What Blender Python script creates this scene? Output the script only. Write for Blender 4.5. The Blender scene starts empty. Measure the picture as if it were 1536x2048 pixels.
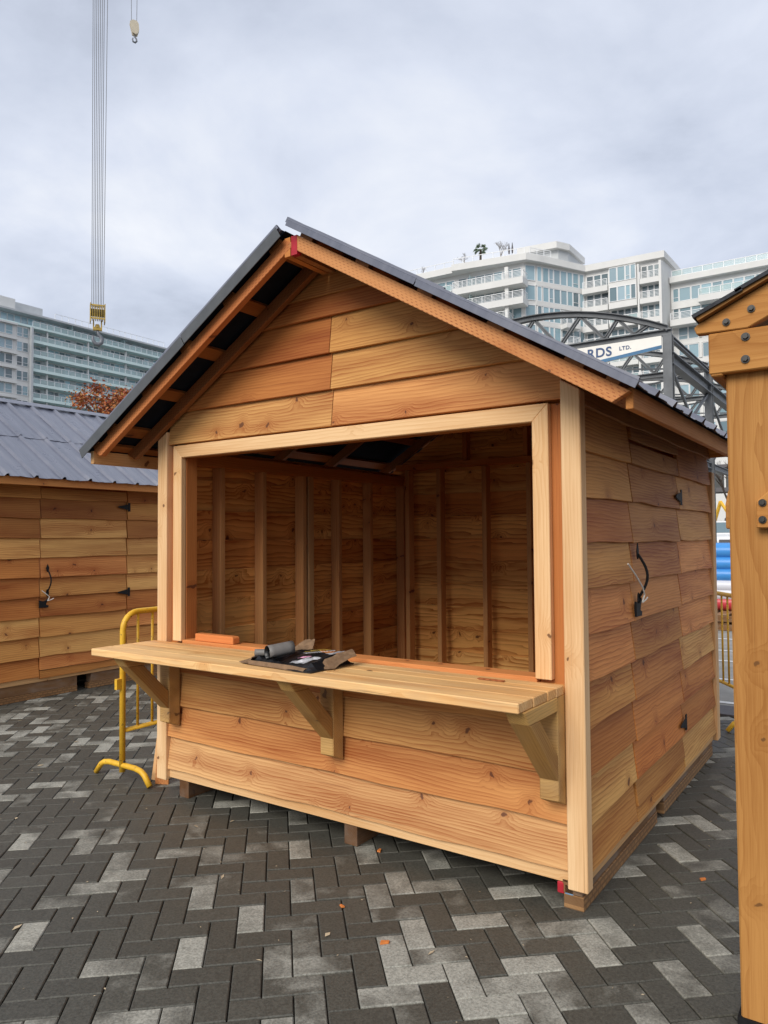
import bpy, bmesh, math, random
from mathutils import Vector, Matrix
R = math.radians
random.seed(7)
sc = bpy.context.scene
col = sc.collection
GZ = -0.025                      # level of the paving surface

# ------------------------------------------------------------------ camera
cd = bpy.data.cameras.new('camera'); cam = bpy.data.objects.new('camera', cd); col.objects.link(cam)
sc.camera = cam
cd.sensor_fit = 'VERTICAL'; cd.sensor_height = 24.0; cd.lens = 1478.3 / 2048 * 24.0
cd.clip_start = 0.05; cd.clip_end = 3000
def aim(loc, yaw, pit, rol):
    fw = Vector((-math.sin(yaw)*math.cos(pit), math.cos(yaw)*math.cos(pit), math.sin(pit)))
    r = Vector((math.cos(yaw), math.sin(yaw), 0)); u = r.cross(fw)
    r2 = math.cos(rol)*r + math.sin(rol)*u; u2 = -math.sin(rol)*r + math.cos(rol)*u
    m = Matrix((r2, u2, -fw)).transposed().to_4x4(); m.translation = loc
    return m
cam.matrix_world = aim(Vector((1.1118, -3.1447, 1.6007)), 0.601086, 0.036377, -0.007371)

# ------------------------------------------------------------------ sky, sun, exposure
SUN_AZ, SUN_EL = R(178), R(35)   # azimuth of the sun, clockwise from +Y; elevation
def nd(nt, typ, **kw):
    n = nt.nodes.new(typ)
    for k, v in kw.items():
        if k in n.inputs: n.inputs[k].default_value = v
        else: setattr(n, k, v)
    return n
def math_n(nt, op, a, b=None, c=None, clamp=False):
    n = nt.nodes.new('ShaderNodeMath'); n.operation = op; n.use_clamp = clamp
    for i, x in enumerate((a, b, c)):
        if x is None: continue
        if isinstance(x, (int, float)): n.inputs[i].default_value = x
        else: nt.links.new(x, n.inputs[i])
    return n.outputs[0]
def mixc(nt, fac, a, b, mode='MIX'):
    n = nt.nodes.new('ShaderNodeMix'); n.data_type = 'RGBA'; n.blend_type = mode
    for i, x in ((0, fac), (6, a), (7, b)):
        if isinstance(x, (int, float)): n.inputs[i].default_value = x
        elif isinstance(x, (tuple, list)): n.inputs[i].default_value = tuple(x)[:3] + (1,)
        else: nt.links.new(x, n.inputs[i])
    return n.outputs[2]
def ramp(nt, fac, stops, interp='LINEAR'):
    n = nt.nodes.new('ShaderNodeValToRGB'); cr = n.color_ramp; cr.interpolation = interp
    while len(cr.elements) < len(stops): cr.elements.new(0.5)
    for e, (p, c) in zip(cr.elements, stops):
        e.position = p; e.color = (c, c, c, 1) if isinstance(c, (int, float)) else tuple(c)[:3] + (1,)
    nt.links.new(fac, n.inputs[0]); return n.outputs[0]

w = bpy.data.worlds.new('World'); sc.world = w; w.use_nodes = True
nt = w.node_tree; nt.nodes.clear()
sky = nd(nt, 'ShaderNodeTexSky', sky_type='NISHITA', sun_disc=False, sun_elevation=SUN_EL, sun_rotation=SUN_AZ)
skyc = nd(nt, 'ShaderNodeVectorMath', operation='SCALE'); nt.links.new(sky.outputs[0], skyc.inputs[0]); skyc.inputs['Scale'].default_value = 0.07
tc = nd(nt, 'ShaderNodeTexCoord')
sep = nd(nt, 'ShaderNodeSeparateXYZ'); nt.links.new(tc.outputs['Generated'], sep.inputs[0])
zz = math_n(nt, 'MAXIMUM', sep.outputs[2], 0.0); den = math_n(nt, 'ADD', zz, 0.22)
cmb = nd(nt, 'ShaderNodeCombineXYZ')
nt.links.new(math_n(nt, 'DIVIDE', sep.outputs[0], den), cmb.inputs[0])
nt.links.new(math_n(nt, 'DIVIDE', sep.outputs[1], den), cmb.inputs[1])
cmb.inputs[2].default_value = 21.88
n1 = nd(nt, 'ShaderNodeTexNoise', Scale=1.7, Detail=8.0, Roughness=0.55, Distortion=0.25); nt.links.new(cmb.outputs[0], n1.inputs['Vector'])
n2 = nd(nt, 'ShaderNodeTexNoise', Scale=0.8, Detail=4.0, Roughness=0.5); nt.links.new(cmb.outputs[0], n2.inputs['Vector'])
cl = math_n(nt, 'ADD', math_n(nt, 'MULTIPLY', n1.outputs[0], 0.6), math_n(nt, 'MULTIPLY', n2.outputs[0], 0.4))
cloud = ramp(nt, cl, [(0.36, (0.275, 0.30, 0.36)), (0.43, (0.355, 0.385, 0.455)), (0.51, (0.43, 0.458, 0.525)), (0.60, (0.525, 0.54, 0.575))])
fin = mixc(nt, 0.9, skyc.outputs[0], cloud)
bg = nd(nt, 'ShaderNodeBackground', Strength=1.0); nt.links.new(fin, bg.inputs[0])
wo = nd(nt, 'ShaderNodeOutputWorld'); nt.links.new(bg.outputs[0], wo.inputs[0])

sl = bpy.data.lights.new('sun', 'SUN'); sl.energy = 1.5; sl.angle = R(34); sl.color = (1.0, 0.94, 0.84)
sun = bpy.data.objects.new('sun', sl); col.objects.link(sun)
sd = Vector((math.sin(SUN_AZ)*math.cos(SUN_EL), math.cos(SUN_AZ)*math.cos(SUN_EL), math.sin(SUN_EL)))
sun.rotation_euler = sd.to_track_quat('Z', 'Y').to_euler(); sun.location = (0, -20, 30)
vs = sc.view_settings; vs.view_transform = 'Standard'; vs.look = 'None'; vs.gamma = 1.0; vs.exposure = 0.88; vs.use_curve_mapping = False
sc.cycles.max_bounces = 8; sc.cycles.diffuse_bounces = 6; sc.cycles.transparent_max_bounces = 8

# ------------------------------------------------------------------ materials
def newmat(name, rough=0.6, spec=0.3):
    m = bpy.data.materials.new(name); m.use_nodes = True
    nt = m.node_tree; b = nt.nodes['Principled BSDF']
    b.inputs['Roughness'].default_value = rough
    b.inputs['Specular IOR Level'].default_value = spec
    return m, nt, b
def noise(nt, vec, scale, detail=3.0, rough=0.5, dist=0.0):
    n = nd(nt, 'ShaderNodeTexNoise', Scale=scale, Detail=detail, Roughness=rough, Distortion=dist)
    if vec is not None: nt.links.new(vec, n.inputs['Vector'])
    return n.outputs[0]
def vscale(nt, vec, s):
    n = nd(nt, 'ShaderNodeVectorMath', operation='MULTIPLY'); nt.links.new(vec, n.inputs[0]); n.inputs[1].default_value = s
    return n.outputs[0]
def bump(nt, b, h, strength, dist=0.002):
    n = nd(nt, 'ShaderNodeBump', Strength=strength, Distance=dist); nt.links.new(h, n.inputs['Height']); nt.links.new(n.outputs[0], b.inputs['Normal'])

def wood(name, light, dark, knotc, ringf=38.0, ringamt=0.45, knots=0.5, rough=0.62, incise=None, stamp=False, grey=0.0, checks=0.3, fib=0.8):
    """sawn timber, grain along the local X axis; the object's colour tints it and its random number shifts the grain"""
    m, nt, b = newmat(name, rough, 0.25)
    L = nt.links.new
    tc = nd(nt, 'ShaderNodeTexCoord'); oi = nd(nt, 'ShaderNodeObjectInfo')
    off = nd(nt, 'ShaderNodeCombineXYZ')
    L(math_n(nt, 'MULTIPLY', oi.outputs['Random'], 83.0), off.inputs[0])
    L(math_n(nt, 'MULTIPLY', oi.outputs['Random'], 29.0), off.inputs[1])
    L(math_n(nt, 'MULTIPLY', oi.outputs['Random'], 17.0), off.inputs[2])
    ad = nd(nt, 'ShaderNodeVectorMath', operation='ADD'); L(tc.outputs['Object'], ad.inputs[0]); L(off.outputs[0], ad.inputs[1])
    p = ad.outputs[0]
    sp = nd(nt, 'ShaderNodeSeparateXYZ'); L(p, sp.inputs[0])
    # knots
    kv = nd(nt, 'ShaderNodeCombineXYZ'); L(sp.outputs[0], kv.inputs[0]); L(sp.outputs[1], kv.inputs[1]); kv.inputs[2].default_value = 0.3
    kn = nd(nt, 'ShaderNodeVectorMath', operation='ADD'); L(kv.outputs[0], kn.inputs[0])
    kd = nd(nt, 'ShaderNodeTexNoise', Scale=14.0, Detail=3.0); L(p, kd.inputs['Vector'])
    L(vscale(nt, kd.outputs['Color'], (0.10, 0.07, 0)), kn.inputs[1])
    vo = nd(nt, 'ShaderNodeTexVoronoi', Scale=4.2, Randomness=1.0); vo.feature = 'F1'; vo.voronoi_dimensions = '2D'; L(kn.outputs[0], vo.inputs['Vector'])
    vc = nd(nt, 'ShaderNodeSeparateXYZ'); L(vo.outputs['Color'], vc.inputs[0])
    has = math_n(nt, 'GREATER_THAN', vc.outputs[0], 1.0 - knots)
    d = vo.outputs['Distance']
    size = math_n(nt, 'MULTIPLY_ADD', vc.outputs[1], 0.055, 0.025)
    kmask = math_n(nt, 'MULTIPLY', has, math_n(nt, 'SUBTRACT', 1.0, math_n(nt, 'DIVIDE', d, size), clamp=True))
    kmask = math_n(nt, 'MULTIPLY', kmask, 3.0, clamp=True)
    d2 = math_n(nt, 'MULTIPLY', math_n(nt, 'MULTIPLY', d, d), -26.0)
    swirl = math_n(nt, 'MULTIPLY', has, math_n(nt, 'EXPONENT', d2))
    # growth rings
    warp = noise(nt, vscale(nt, p, (0.75, 4.0, 4.0)), 1.0, 4.0, 0.55)
    ph = math_n(nt, 'MULTIPLY_ADD', sp.outputs[1], ringf, math_n(nt, 'MULTIPLY', warp, 6.5))
    ph = math_n(nt, 'ADD', ph, math_n(nt, 'MULTIPLY', sp.outputs[2], ringf*0.8))
    ph = math_n(nt, 'ADD', ph, math_n(nt, 'MULTIPLY', swirl, -2.8))
    ring = math_n(nt, 'POWER', math_n(nt, 'FRACT', ph), 2.2)
    fibre = noise(nt, vscale(nt, p, (5.0, 260.0, 260.0)), 1.0, 2.0, 0.6)
    broad = noise(nt, vscale(nt, p, (0.7, 7.0, 7.0)), 1.0, 2.0, 0.5)
    broad2 = noise(nt, vscale(nt, p, (0.6, 9.0, 9.0)), 1.0, 2.0, 0.5)
    sap = math_n(nt, 'MULTIPLY_ADD', math_n(nt, 'SUBTRACT', broad, 0.5), 3.4, 0.30, clamp=True)
    fac = math_n(nt, 'ADD', math_n(nt, 'MULTIPLY', math_n(nt, 'MULTIPLY', ring, math_n(nt, 'MULTIPLY_ADD', broad2, 2.2, -0.35, clamp=True)), ringamt), math_n(nt, 'MULTIPLY', sap, 0.62), clamp=True)
    fac = math_n(nt, 'ADD', fac, math_n(nt, 'MULTIPLY', math_n(nt, 'SUBTRACT', fibre, 0.5), fib), clamp=True)
    c = mixc(nt, fac, light, dark)
    c = mixc(nt, math_n(nt, 'MULTIPLY', swirl, 0.45), c, dark)
    c = mixc(nt, math_n(nt, 'MULTIPLY', kmask, 0.85), c, knotc)
    chk = ramp(nt, noise(nt, vscale(nt, p, (1.1, 70.0, 70.0)), 1.0, 2.0, 0.5), [(0.70, 0.0), (0.76, 1.0)])
    c = mixc(nt, math_n(nt, 'MULTIPLY', chk, checks), c, knotc)
    if grey:
        g = noise(nt, vscale(nt, p, (1.5, 4.0, 4.0)), 2.0, 4.0, 0.6)
        c = mixc(nt, math_n(nt, 'MULTIPLY', ramp(nt, g, [(0.45, 0.0), (0.62, 1.0)]), grey), c, (0.30, 0.27, 0.23))
    if incise or stamp:
        lo = nd(nt, 'ShaderNodeSeparateXYZ'); L(tc.outputs['Object'], lo.inputs[0])
    if incise:
        row = math_n(nt, 'DIVIDE', lo.outputs[1], 0.0115)
        stg = math_n(nt, 'MULTIPLY', math_n(nt, 'FLOOR', row), 0.37)
        cx = math_n(nt, 'FRACT', math_n(nt, 'ADD', math_n(nt, 'DIVIDE', lo.outputs[0], 0.03), stg))
        dash = math_n(nt, 'MULTIPLY', math_n(nt, 'LESS_THAN', cx, 0.42), math_n(nt, 'LESS_THAN', math_n(nt, 'FRACT', row), 0.32))
        keep = ramp(nt, noise(nt, vscale(nt, p, (2, 9, 9)), 1.0, 2.0), [(0.36, 0.35), (0.60, 1.0)])
        c = mixc(nt, math_n(nt, 'MULTIPLY', math_n(nt, 'MULTIPLY', dash, keep), 0.75), c, incise)
    if stamp:
        br = nd(nt, 'ShaderNodeTexBrick', Scale=1.0); br.offset = 0.5
        br.inputs['Mortar Size'].default_value = 0.006; br.inputs['Brick Width'].default_value = 0.055; br.inputs['Row Height'].default_value = 0.026
        br.inputs['Color1'].default_value = (0, 0, 0, 1); br.inputs['Color2'].default_value = (0.55, 0.55, 0.55, 1); br.inputs['Mortar'].default_value = (1, 1, 1, 1)
        L(tc.outputs['Object'], br.inputs['Vector'])
        c = mixc(nt, math_n(nt, 'MULTIPLY', br.outputs['Color'], 0.55), c, (0.09, 0.05, 0.03))
    tint = mixc(nt, 1.0, c, oi.outputs['Color'], 'MULTIPLY')
    L(tint, b.inputs['Base Color'])
    h = math_n(nt, 'ADD', math_n(nt, 'MULTIPLY', fibre, 0.6), math_n(nt, 'MULTIPLY', ring, 0.25))
    bump(nt, b, h, 0.35, 0.0012)
    L(math_n(nt, 'MULTIPLY_ADD', fibre, 0.25, rough-0.1), b.inputs['Roughness'])
    return m

M = {}
M['cedar'] = wood('cedar_siding', (0.63, 0.325, 0.105), (0.30, 0.088, 0.020), (0.10, 0.035, 0.016), 52, 0.62, 0.30)
M['fir'] = wood('pale_fir', (0.82, 0.57, 0.325), (0.58, 0.31, 0.125), (0.13, 0.055, 0.025), 55, 0.40, 0.34)
M['counter'] = wood('counter_boards', (0.84, 0.57, 0.275), (0.54, 0.235, 0.065), (0.09, 0.04, 0.022), 42, 0.5, 0.5, grey=0.16, checks=0.6)
M['stud'] = wood('stud_timber', (0.58, 0.225, 0.062), (0.36, 0.10, 0.022), (0.12, 0.04, 0.02), 70, 0.4, 0.25)
M['rafter'] = wood('incised_rafter', (0.64, 0.30, 0.115), (0.43, 0.145, 0.042), (0.2, 0.08, 0.04), 55, 0.35, 0.3, incise=(0.24, 0.045, 0.02))
M['redwood'] = wood('reddish_offcut', (0.68, 0.28, 0.095), (0.46, 0.14, 0.035), (0.2, 0.07, 0.03), 55, 0.35, 0.3)
M['treated'] = wood('treated_timber', (0.60, 0.36, 0.125), (0.30, 0.145, 0.042), (0.12, 0.06, 0.025), 75, 0.55, 0.3, grey=0.12)
M['beam_dark'] = wood('skid_timber', (0.22, 0.115, 0.05), (0.11, 0.05, 0.02), (0.07, 0.035, 0.015), 60, 0.4, 0.3, grey=0.3)
M['beam_stamp'] = wood('stamped_skid_timber', (0.46, 0.27, 0.125), (0.30, 0.15, 0.055), (0.13, 0.06, 0.025), 60, 0.3, 0.2, stamp=True)
M['stain'] = wood('stained_timber', (0.47, 0.225, 0.062), (0.33, 0.135, 0.030), (0.14, 0.06, 0.018), 22, 0.6, 0.30, rough=0.68, checks=0.75, fib=1.3)
M['wall_in'] = wood('cedar_inside', (0.88, 0.49, 0.17), (0.42, 0.14, 0.032), (0.09, 0.03, 0.012), 24, 0.95, 0.5)  # cedar colour raised to make up for dim light inside the hut

def plain(name, c, rough=0.6, spec=0.3, metal=0.0, var=0.0, vscale_=8.0, bumpamt=0.0, tint=False):
    m, nt, b = newmat(name, rough, spec); b.inputs['Metallic'].default_value = metal
    tc = nd(nt, 'ShaderNodeTexCoord'); src = None
    if var or bumpamt:
        n = noise(nt, tc.outputs['Object'], vscale_, 5.0, 0.6)
    if var:
        lo = tuple(x*(1-var) for x in c); hi = tuple(min(1, x*(1+var)) for x in c)
        src = ramp(nt, n, [(0.3, lo), (0.7, hi)])
        nt.links.new(src, b.inputs['Base Color'])
        nt.links.new(math_n(nt, 'MULTIPLY_ADD', n, 0.3, rough-0.15), b.inputs['Roughness'])
    else: b.inputs['Base Color'].default_value = c + (1,)
    if tint:
        oi = nd(nt, 'ShaderNodeObjectInfo')
        nt.links.new(mixc(nt, 1.0, src if src else c, oi.outputs['Color'], 'MULTIPLY'), b.inputs['Base Color'])
    if bumpamt: bump(nt, b, n, bumpamt, 0.004)
    return m
def roof_metal():
    m, nt, b = newmat('slate_metal', 0.3, 0.7)
    tc = nd(nt, 'ShaderNodeTexCoord'); oi = nd(nt, 'ShaderNodeObjectInfo')
    a = noise(nt, vscale(nt, tc.outputs['Object'], (16.0, 1.3, 1.0)), 1.0, 4.0, 0.6); g = noise(nt, tc.outputs['Object'], 3.0, 4.0, 0.6)
    f = math_n(nt, 'ADD', math_n(nt, 'MULTIPLY', a, 0.6), math_n(nt, 'MULTIPLY', g, 0.4))
    f = math_n(nt, 'ADD', f, math_n(nt, 'MULTIPLY', math_n(nt, 'SUBTRACT', oi.outputs['Random'], 0.5), 0.12))
    nt.links.new(ramp(nt, f, [(0.32, (0.105, 0.115, 0.155)), (0.52, (0.15, 0.16, 0.205)), (0.70, (0.21, 0.215, 0.25))]), b.inputs['Base Color'])
    nt.links.new(math_n(nt, 'MULTIPLY_ADD', g, 0.35, 0.14), b.inputs['Roughness'])
    return m
M['metal_roof'] = roof_metal()
M['rake'] = plain('rake_metal', (0.075, 0.08, 0.085), 0.45, 0.5, 0.0, 0.25, 7.0)
M['felt'] = plain('roof_felt', (0.010, 0.014, 0.024), 0.9, 0.08, 0.0, 0.3, 9.0)
M['iron'] = plain('black_iron', (0.009, 0.009, 0.010), 0.65, 0.25, 0.0, 0.3, 40.0)
M['bolt'] = plain('bolt_steel', (0.035, 0.033, 0.03), 0.4, 0.6, 0.3, 0.3, 60.0)
def scuffed():
    m, nt, b = newmat('yellow_paint', 0.45, 0.4); tc = nd(nt, 'ShaderNodeTexCoord'); o = tc.outputs['Object']
    c = ramp(nt, noise(nt, o, 9.0, 4.0, 0.6), [(0.3, (0.66, 0.36, 0.02)), (0.7, (0.84, 0.50, 0.04))])
    c = mixc(nt, ramp(nt, noise(nt, o, 42.0, 4.0, 0.65), [(0.62, 0.0), (0.68, 0.8)]), c, (0.13, 0.075, 0.035))
    nt.links.new(c, b.inputs['Base Color']); return m
M['yellow'] = scuffed()
M['steel'] = plain('grey_steel', (0.125, 0.132, 0.14), 0.5, 0.4, 0.2, 0.35, 1.6)
M['white_paint'] = plain('white_wall', (0.66, 0.66, 0.645), 0.7, 0.3, 0.0, 0.05, 0.5)
M['aqua_slab'] = plain('pale_aqua_slab', (0.66, 0.80, 0.78), 0.5, 0.4, 0.0, 0.06, 0.4)
M['grey_wall'] = plain('grey_wall', (0.52, 0.54, 0.55), 0.7, 0.3, 0.0, 0.08, 0.5)  # colour lightened in place of haze over the far left block
M['rail_white'] = plain('white_rail', (0.78, 0.79, 0.80), 0.45, 0.4)
M['cloth_red'] = plain('red_paint', (0.42, 0.02, 0.035), 0.5, 0.3, 0.0, 0.2, 30)
M['blue_tag'] = plain('blue_paint', (0.16, 0.27, 0.40), 0.6, 0.3, 0.0, 0.3, 30)
M['string'] = plain('white_tie', (0.8, 0.77, 0.7), 0.5, 0.3)
M['asphalt'] = plain('asphalt', (0.30, 0.29, 0.265), 0.85, 0.2, 0.0, 0.18, 3.0, 0.2)
M['ground'] = plain('far_ground', (0.10, 0.10, 0.095), 0.9, 0.2, 0.0, 0.3, 0.2)
M['bed'] = plain('joint_sand', (0.032, 0.028, 0.023), 0.95, 0.1, 0.0, 0.4, 30, 0.4)
M['kerb'] = plain('granite_band', (0.11, 0.105, 0.11), 0.7, 0.3, 0.0, 0.25, 20)
M['line'] = plain('road_paint', (0.72, 0.72, 0.70), 0.7, 0.3, 0.0, 0.12, 9)
M['bark'] = plain('bark', (0.075, 0.06, 0.05), 0.9, 0.1, 0.0, 0.35, 6)
M['bark_pale'] = plain('pale_bark', (0.30, 0.27, 0.24), 0.9, 0.1)
M['rubber'] = plain('rubber', (0.018, 0.018, 0.018), 0.8, 0.3)
def glass(name, c, rough=0.08):
    m, nt, b = newmat(name, rough, 0.8)
    oi = nd(nt, 'ShaderNodeObjectInfo')
    nt.links.new(mixc(nt, 1.0, c, oi.outputs['Color'], 'MULTIPLY'), b.inputs['Base Color'])
    return m
M['pane'] = glass('window_glass', (0.25, 0.37, 0.43))
M['rail_glass'] = glass('balcony_glass', (0.46, 0.60, 0.60), 0.15); M['rail_glass'].node_tree.nodes['Principled BSDF'].inputs['Alpha'].default_value = 0.45

def paver_mat(name, geo):
    m, nt, b = newmat(name, 0.75, 0.35)
    L = nt.links.new
    if geo:
        at = nd(nt, 'ShaderNodeAttribute', attribute_name='tone'); at.attribute_type = 'GEOMETRY'; r = at.outputs['Fac']
    else:
        oi = nd(nt, 'ShaderNodeObjectInfo'); s = nd(nt, 'ShaderNodeSeparateColor'); L(oi.outputs['Color'], s.inputs[0]); r = s.outputs[0]
    ge = nd(nt, 'ShaderNodeNewGeometry'); P = ge.outputs['Position']
    blot = noise(nt, P, 6.5, 4.0, 0.55, 0.4)
    fine = noise(nt, P, 105.0, 4.0, 0.75)
    big = noise(nt, P, 0.55, 3.0, 0.5)
    # r below ~0.6: an evenly dark stone; above: a pale stone with damp dark clouds left in it
    k = math_n(nt, 'ADD', math_n(nt, 'MULTIPLY', math_n(nt, 'SUBTRACT', r, 0.68), 3.0), math_n(nt, 'MULTIPLY', math_n(nt, 'SUBTRACT', blot, 0.5), 2.6))
    k = math_n(nt, 'ADD', k, math_n(nt, 'MULTIPLY', math_n(nt, 'SUBTRACT', big, 0.5), 2.0))
    k = math_n(nt, 'MAXIMUM', math_n(nt, 'MINIMUM', k, 1.0), 0.0)
    c = mixc(nt, k, (0.076, 0.0735, 0.061), (0.285, 0.278, 0.240))
    sp = math_n(nt, 'MULTIPLY_ADD', math_n(nt, 'SUBTRACT', fine, 0.5), 2.4, 1.0)
    v = nd(nt, 'ShaderNodeVectorMath', operation='SCALE'); L(c, v.inputs[0]); L(math_n(nt, 'MULTIPLY', sp, math_n(nt, 'MULTIPLY_ADD', r, 0.3, 0.86)), v.inputs['Scale'])
    L(v.outputs[0], b.inputs['Base Color'])
    L(math_n(nt, 'MULTIPLY_ADD', k, 0.22, 0.52), b.inputs['Roughness'])
    h = math_n(nt, 'ADD', fine, math_n(nt, 'MULTIPLY', blot, 0.6))
    bump(nt, b, h, 0.45, 0.0025)
    return m
M['paver'] = paver_mat('concrete_paver', False); M['pavers'] = paver_mat('concrete_pavers', True)

# ------------------------------------------------------------------ mesh helpers
def link(name, me, mat, parent=None, color=None, smooth=False):
    o = bpy.data.objects.new(name, me); col.objects.link(o)
    if mat is not None and not me.materials: me.materials.append(M[mat] if isinstance(mat, str) else mat)
    if parent is not None: o.parent = parent
    if color is not None: o.color = tuple(color)[:3] + (1,)
    if smooth:
        for f in me.polygons: f.use_smooth = True
    return o
def empty(name, loc=(0, 0, 0), rz=0.0, parent=None):
    o = bpy.data.objects.new(name, None); col.objects.link(o); o.location = loc; o.rotation_euler = (0, 0, rz); o.empty_display_size = 0.2
    if parent: o.parent = parent
    return o
def tag(o, label, cat, group=None):
    o['label'] = label; o['category'] = cat
    if group: o['group'] = group
    return o
def struct(o): o['kind'] = 'structure'; return o
def stuff(o): o['kind'] = 'stuff'; return o
def mesh_from(name, verts, faces):
    me = bpy.data.meshes.new(name); me.from_pydata([tuple(v) for v in verts], [], faces); me.validate(); me.update(); return me
def bm_mesh(name, bm):
    me = bpy.data.meshes.new(name); bm.normal_update(); bm.to_mesh(me); bm.free(); return me
def bm_box(bm, x0, x1, y0, y1, z0, z1):
    v = [bm.verts.new(p) for p in ((x0,y0,z0),(x1,y0,z0),(x1,y1,z0),(x0,y1,z0),(x0,y0,z1),(x1,y0,z1),(x1,y1,z1),(x0,y1,z1))]
    for f in ((0,3,2,1),(4,5,6,7),(0,1,5,4),(1,2,6,5),(2,3,7,6),(3,0,4,7)): bm.faces.new([v[i] for i in f])
def bm_tube(bm, a, b, r0, r1=None, n=8, cap=True):
    a = Vector(a); b = Vector(b); r1 = r0 if r1 is None else r1
    d = (b-a).normalized(); u = d.orthogonal().normalized(); w_ = d.cross(u)
    A, B = [], []
    for i in range(n):
        t = 2*math.pi*i/n; q = u*math.cos(t) + w_*math.sin(t)
        A.append(bm.verts.new(a + q*r0)); B.append(bm.verts.new(b + q*r1))
    for i in range(n): bm.faces.new((A[i], A[(i+1)%n], B[(i+1)%n], B[i]))
    if cap: bm.faces.new(A[::-1]); bm.faces.new(B)
def bm_path(bm, pts, r, n=8):
    pts = [Vector(p) for p in pts]; rings = []; u = None
    for i, p in enumerate(pts):
        d = ((pts[min(i+1, len(pts)-1)] - pts[max(i-1, 0)])).normalized()
        if u is None: u = d.orthogonal().normalized()
        else: u = (u - d*u.dot(d)).normalized()
        w_ = d.cross(u)
        rr = r[i] if isinstance(r, (list, tuple)) else r
        rings.append([bm.verts.new(p + (u*math.cos(2*math.pi*k/n) + w_*math.sin(2*math.pi*k/n))*rr) for k in range(n)])
    for A, B in zip(rings, rings[1:]):
        for k in range(n): bm.faces.new((A[k], A[(k+1)%n], B[(k+1)%n], B[k]))
    bm.faces.new(rings[0][::-1]); bm.faces.new(rings[-1])
def bevel(bm, w_, seg=1):
    bmesh.ops.recalc_face_normals(bm, faces=bm.faces)
    bmesh.ops.bevel(bm, geom=list(bm.edges), offset=w_, segments=seg, affect='EDGES', profile=0.6)
def box(name, x0, x1, y0, y1, z0, z1, mat, parent=None, bev=0.0, color=None):
    bm = bmesh.new(); bm_box(bm, x0, x1, y0, y1, z0, z1)
    if bev: bevel(bm, bev)
    return link(name, bm_mesh(name, bm), mat, parent, color)
def axes(o, origin, ex, ey, ez):
    m = Matrix((ex, ey, ez)).transposed().to_4x4(); m.translation = origin
    o.matrix_local = m; return o
def plank(name, origin, ex, ey, pts, T, mat, parent, color=None, bev=0.0018):
    """a board: outline pts in its own XY plane (X along the grain), thickness T behind that face"""
    ex = Vector(ex).normalized(); ey = Vector(ey); ey = (ey - ex*ex.dot(ey)).normalized(); ez = ex.cross(ey)
    bm = bmesh.new()
    f = [bm.verts.new((x, y, 0)) for x, y in pts]; b_ = [bm.verts.new((x, y, -T)) for x, y in pts]
    bm.faces.new(f); bm.faces.new(b_[::-1]); n = len(pts)
    for i in range(n): bm.faces.new((f[i], b_[i], b_[(i+1)%n], f[(i+1)%n]))
    if bev: bevel(bm, bev)
    else: bmesh.ops.recalc_face_normals(bm, faces=bm.faces)
    o = link(name, bm_mesh(name, bm), mat, parent, color)
    return axes(o, Vector(origin), ex, ey, ez)
def rect(L, Wd): return [(0, 0), (L, 0), (L, Wd), (0, Wd)]
def stick(name, a, b, wdir, w_, T, mat, parent, color=None, bev=0.003):
    """a bar from a to b; w_ across along wdir, T deep behind it, both centred on the line"""
    a = Vector(a); b = Vector(b); ex = (b-a).normalized(); ey = Vector(wdir); ey = (ey-ex*ex.dot(ey)).normalized(); ez = ex.cross(ey)
    return plank(name, a - ey*w_/2 + ez*T/2, ex, ey, rect((b-a).length, w_), T, mat, parent, color, bev)
def tone(kind=None):
    kind = kind or random.choices(['l', 'm', 'r', 'd', 'p'], [3, 4, 2.2, 1.4, 1.6])[0]
    j = random.uniform(0.93, 1.07)
    c = {'l': (1.20, 1.28, 1.25), 'm': (1.05, 0.98, 0.84), 'r': (0.88, 0.66, 0.50), 'd': (0.68, 0.54, 0.42), 'p': (1.18, 0.96, 0.88)}[kind]
    return tuple(x*j for x in c)

# ================================================================== the setting
def sheet(name, x0, x1, y0, y1, z, mat):
    return struct(link(name, mesh_from(name, [(x0,y0,z),(x1,y0,z),(x1,y1,z),(x0,y1,z)], [(0,1,2,3)]), mat))
sheet('ground', -1500, 1500, -1500, 1500, GZ-0.075, 'ground')
PAVE_END = 4.22
bed = sheet('paving', -16, 9, -9, PAVE_END, GZ-0.011, 'bed')
band = struct(box('kerb_strip', -16, 9, PAVE_END+0.01, 4.62, GZ-0.06, GZ+0.002, 'kerb'))
lot = sheet('asphalt_lot', -70, 60, 4.63, 95, GZ-0.004, 'asphalt')
for y, h in ((4.72, 0.09), (6.0, 0.08), (7.35, 0.08), (8.3, 0.07), (9.6, 0.08), (12.5, 0.1)):
    struct(link('road_line', mesh_from('road_line', [(-6,y,GZ+0.001),(5,y,GZ+0.001),(5,y+h,GZ+0.001),(-6,y+h,GZ+0.001)], [(0,1,2,3)]), 'line', lot))

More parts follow.
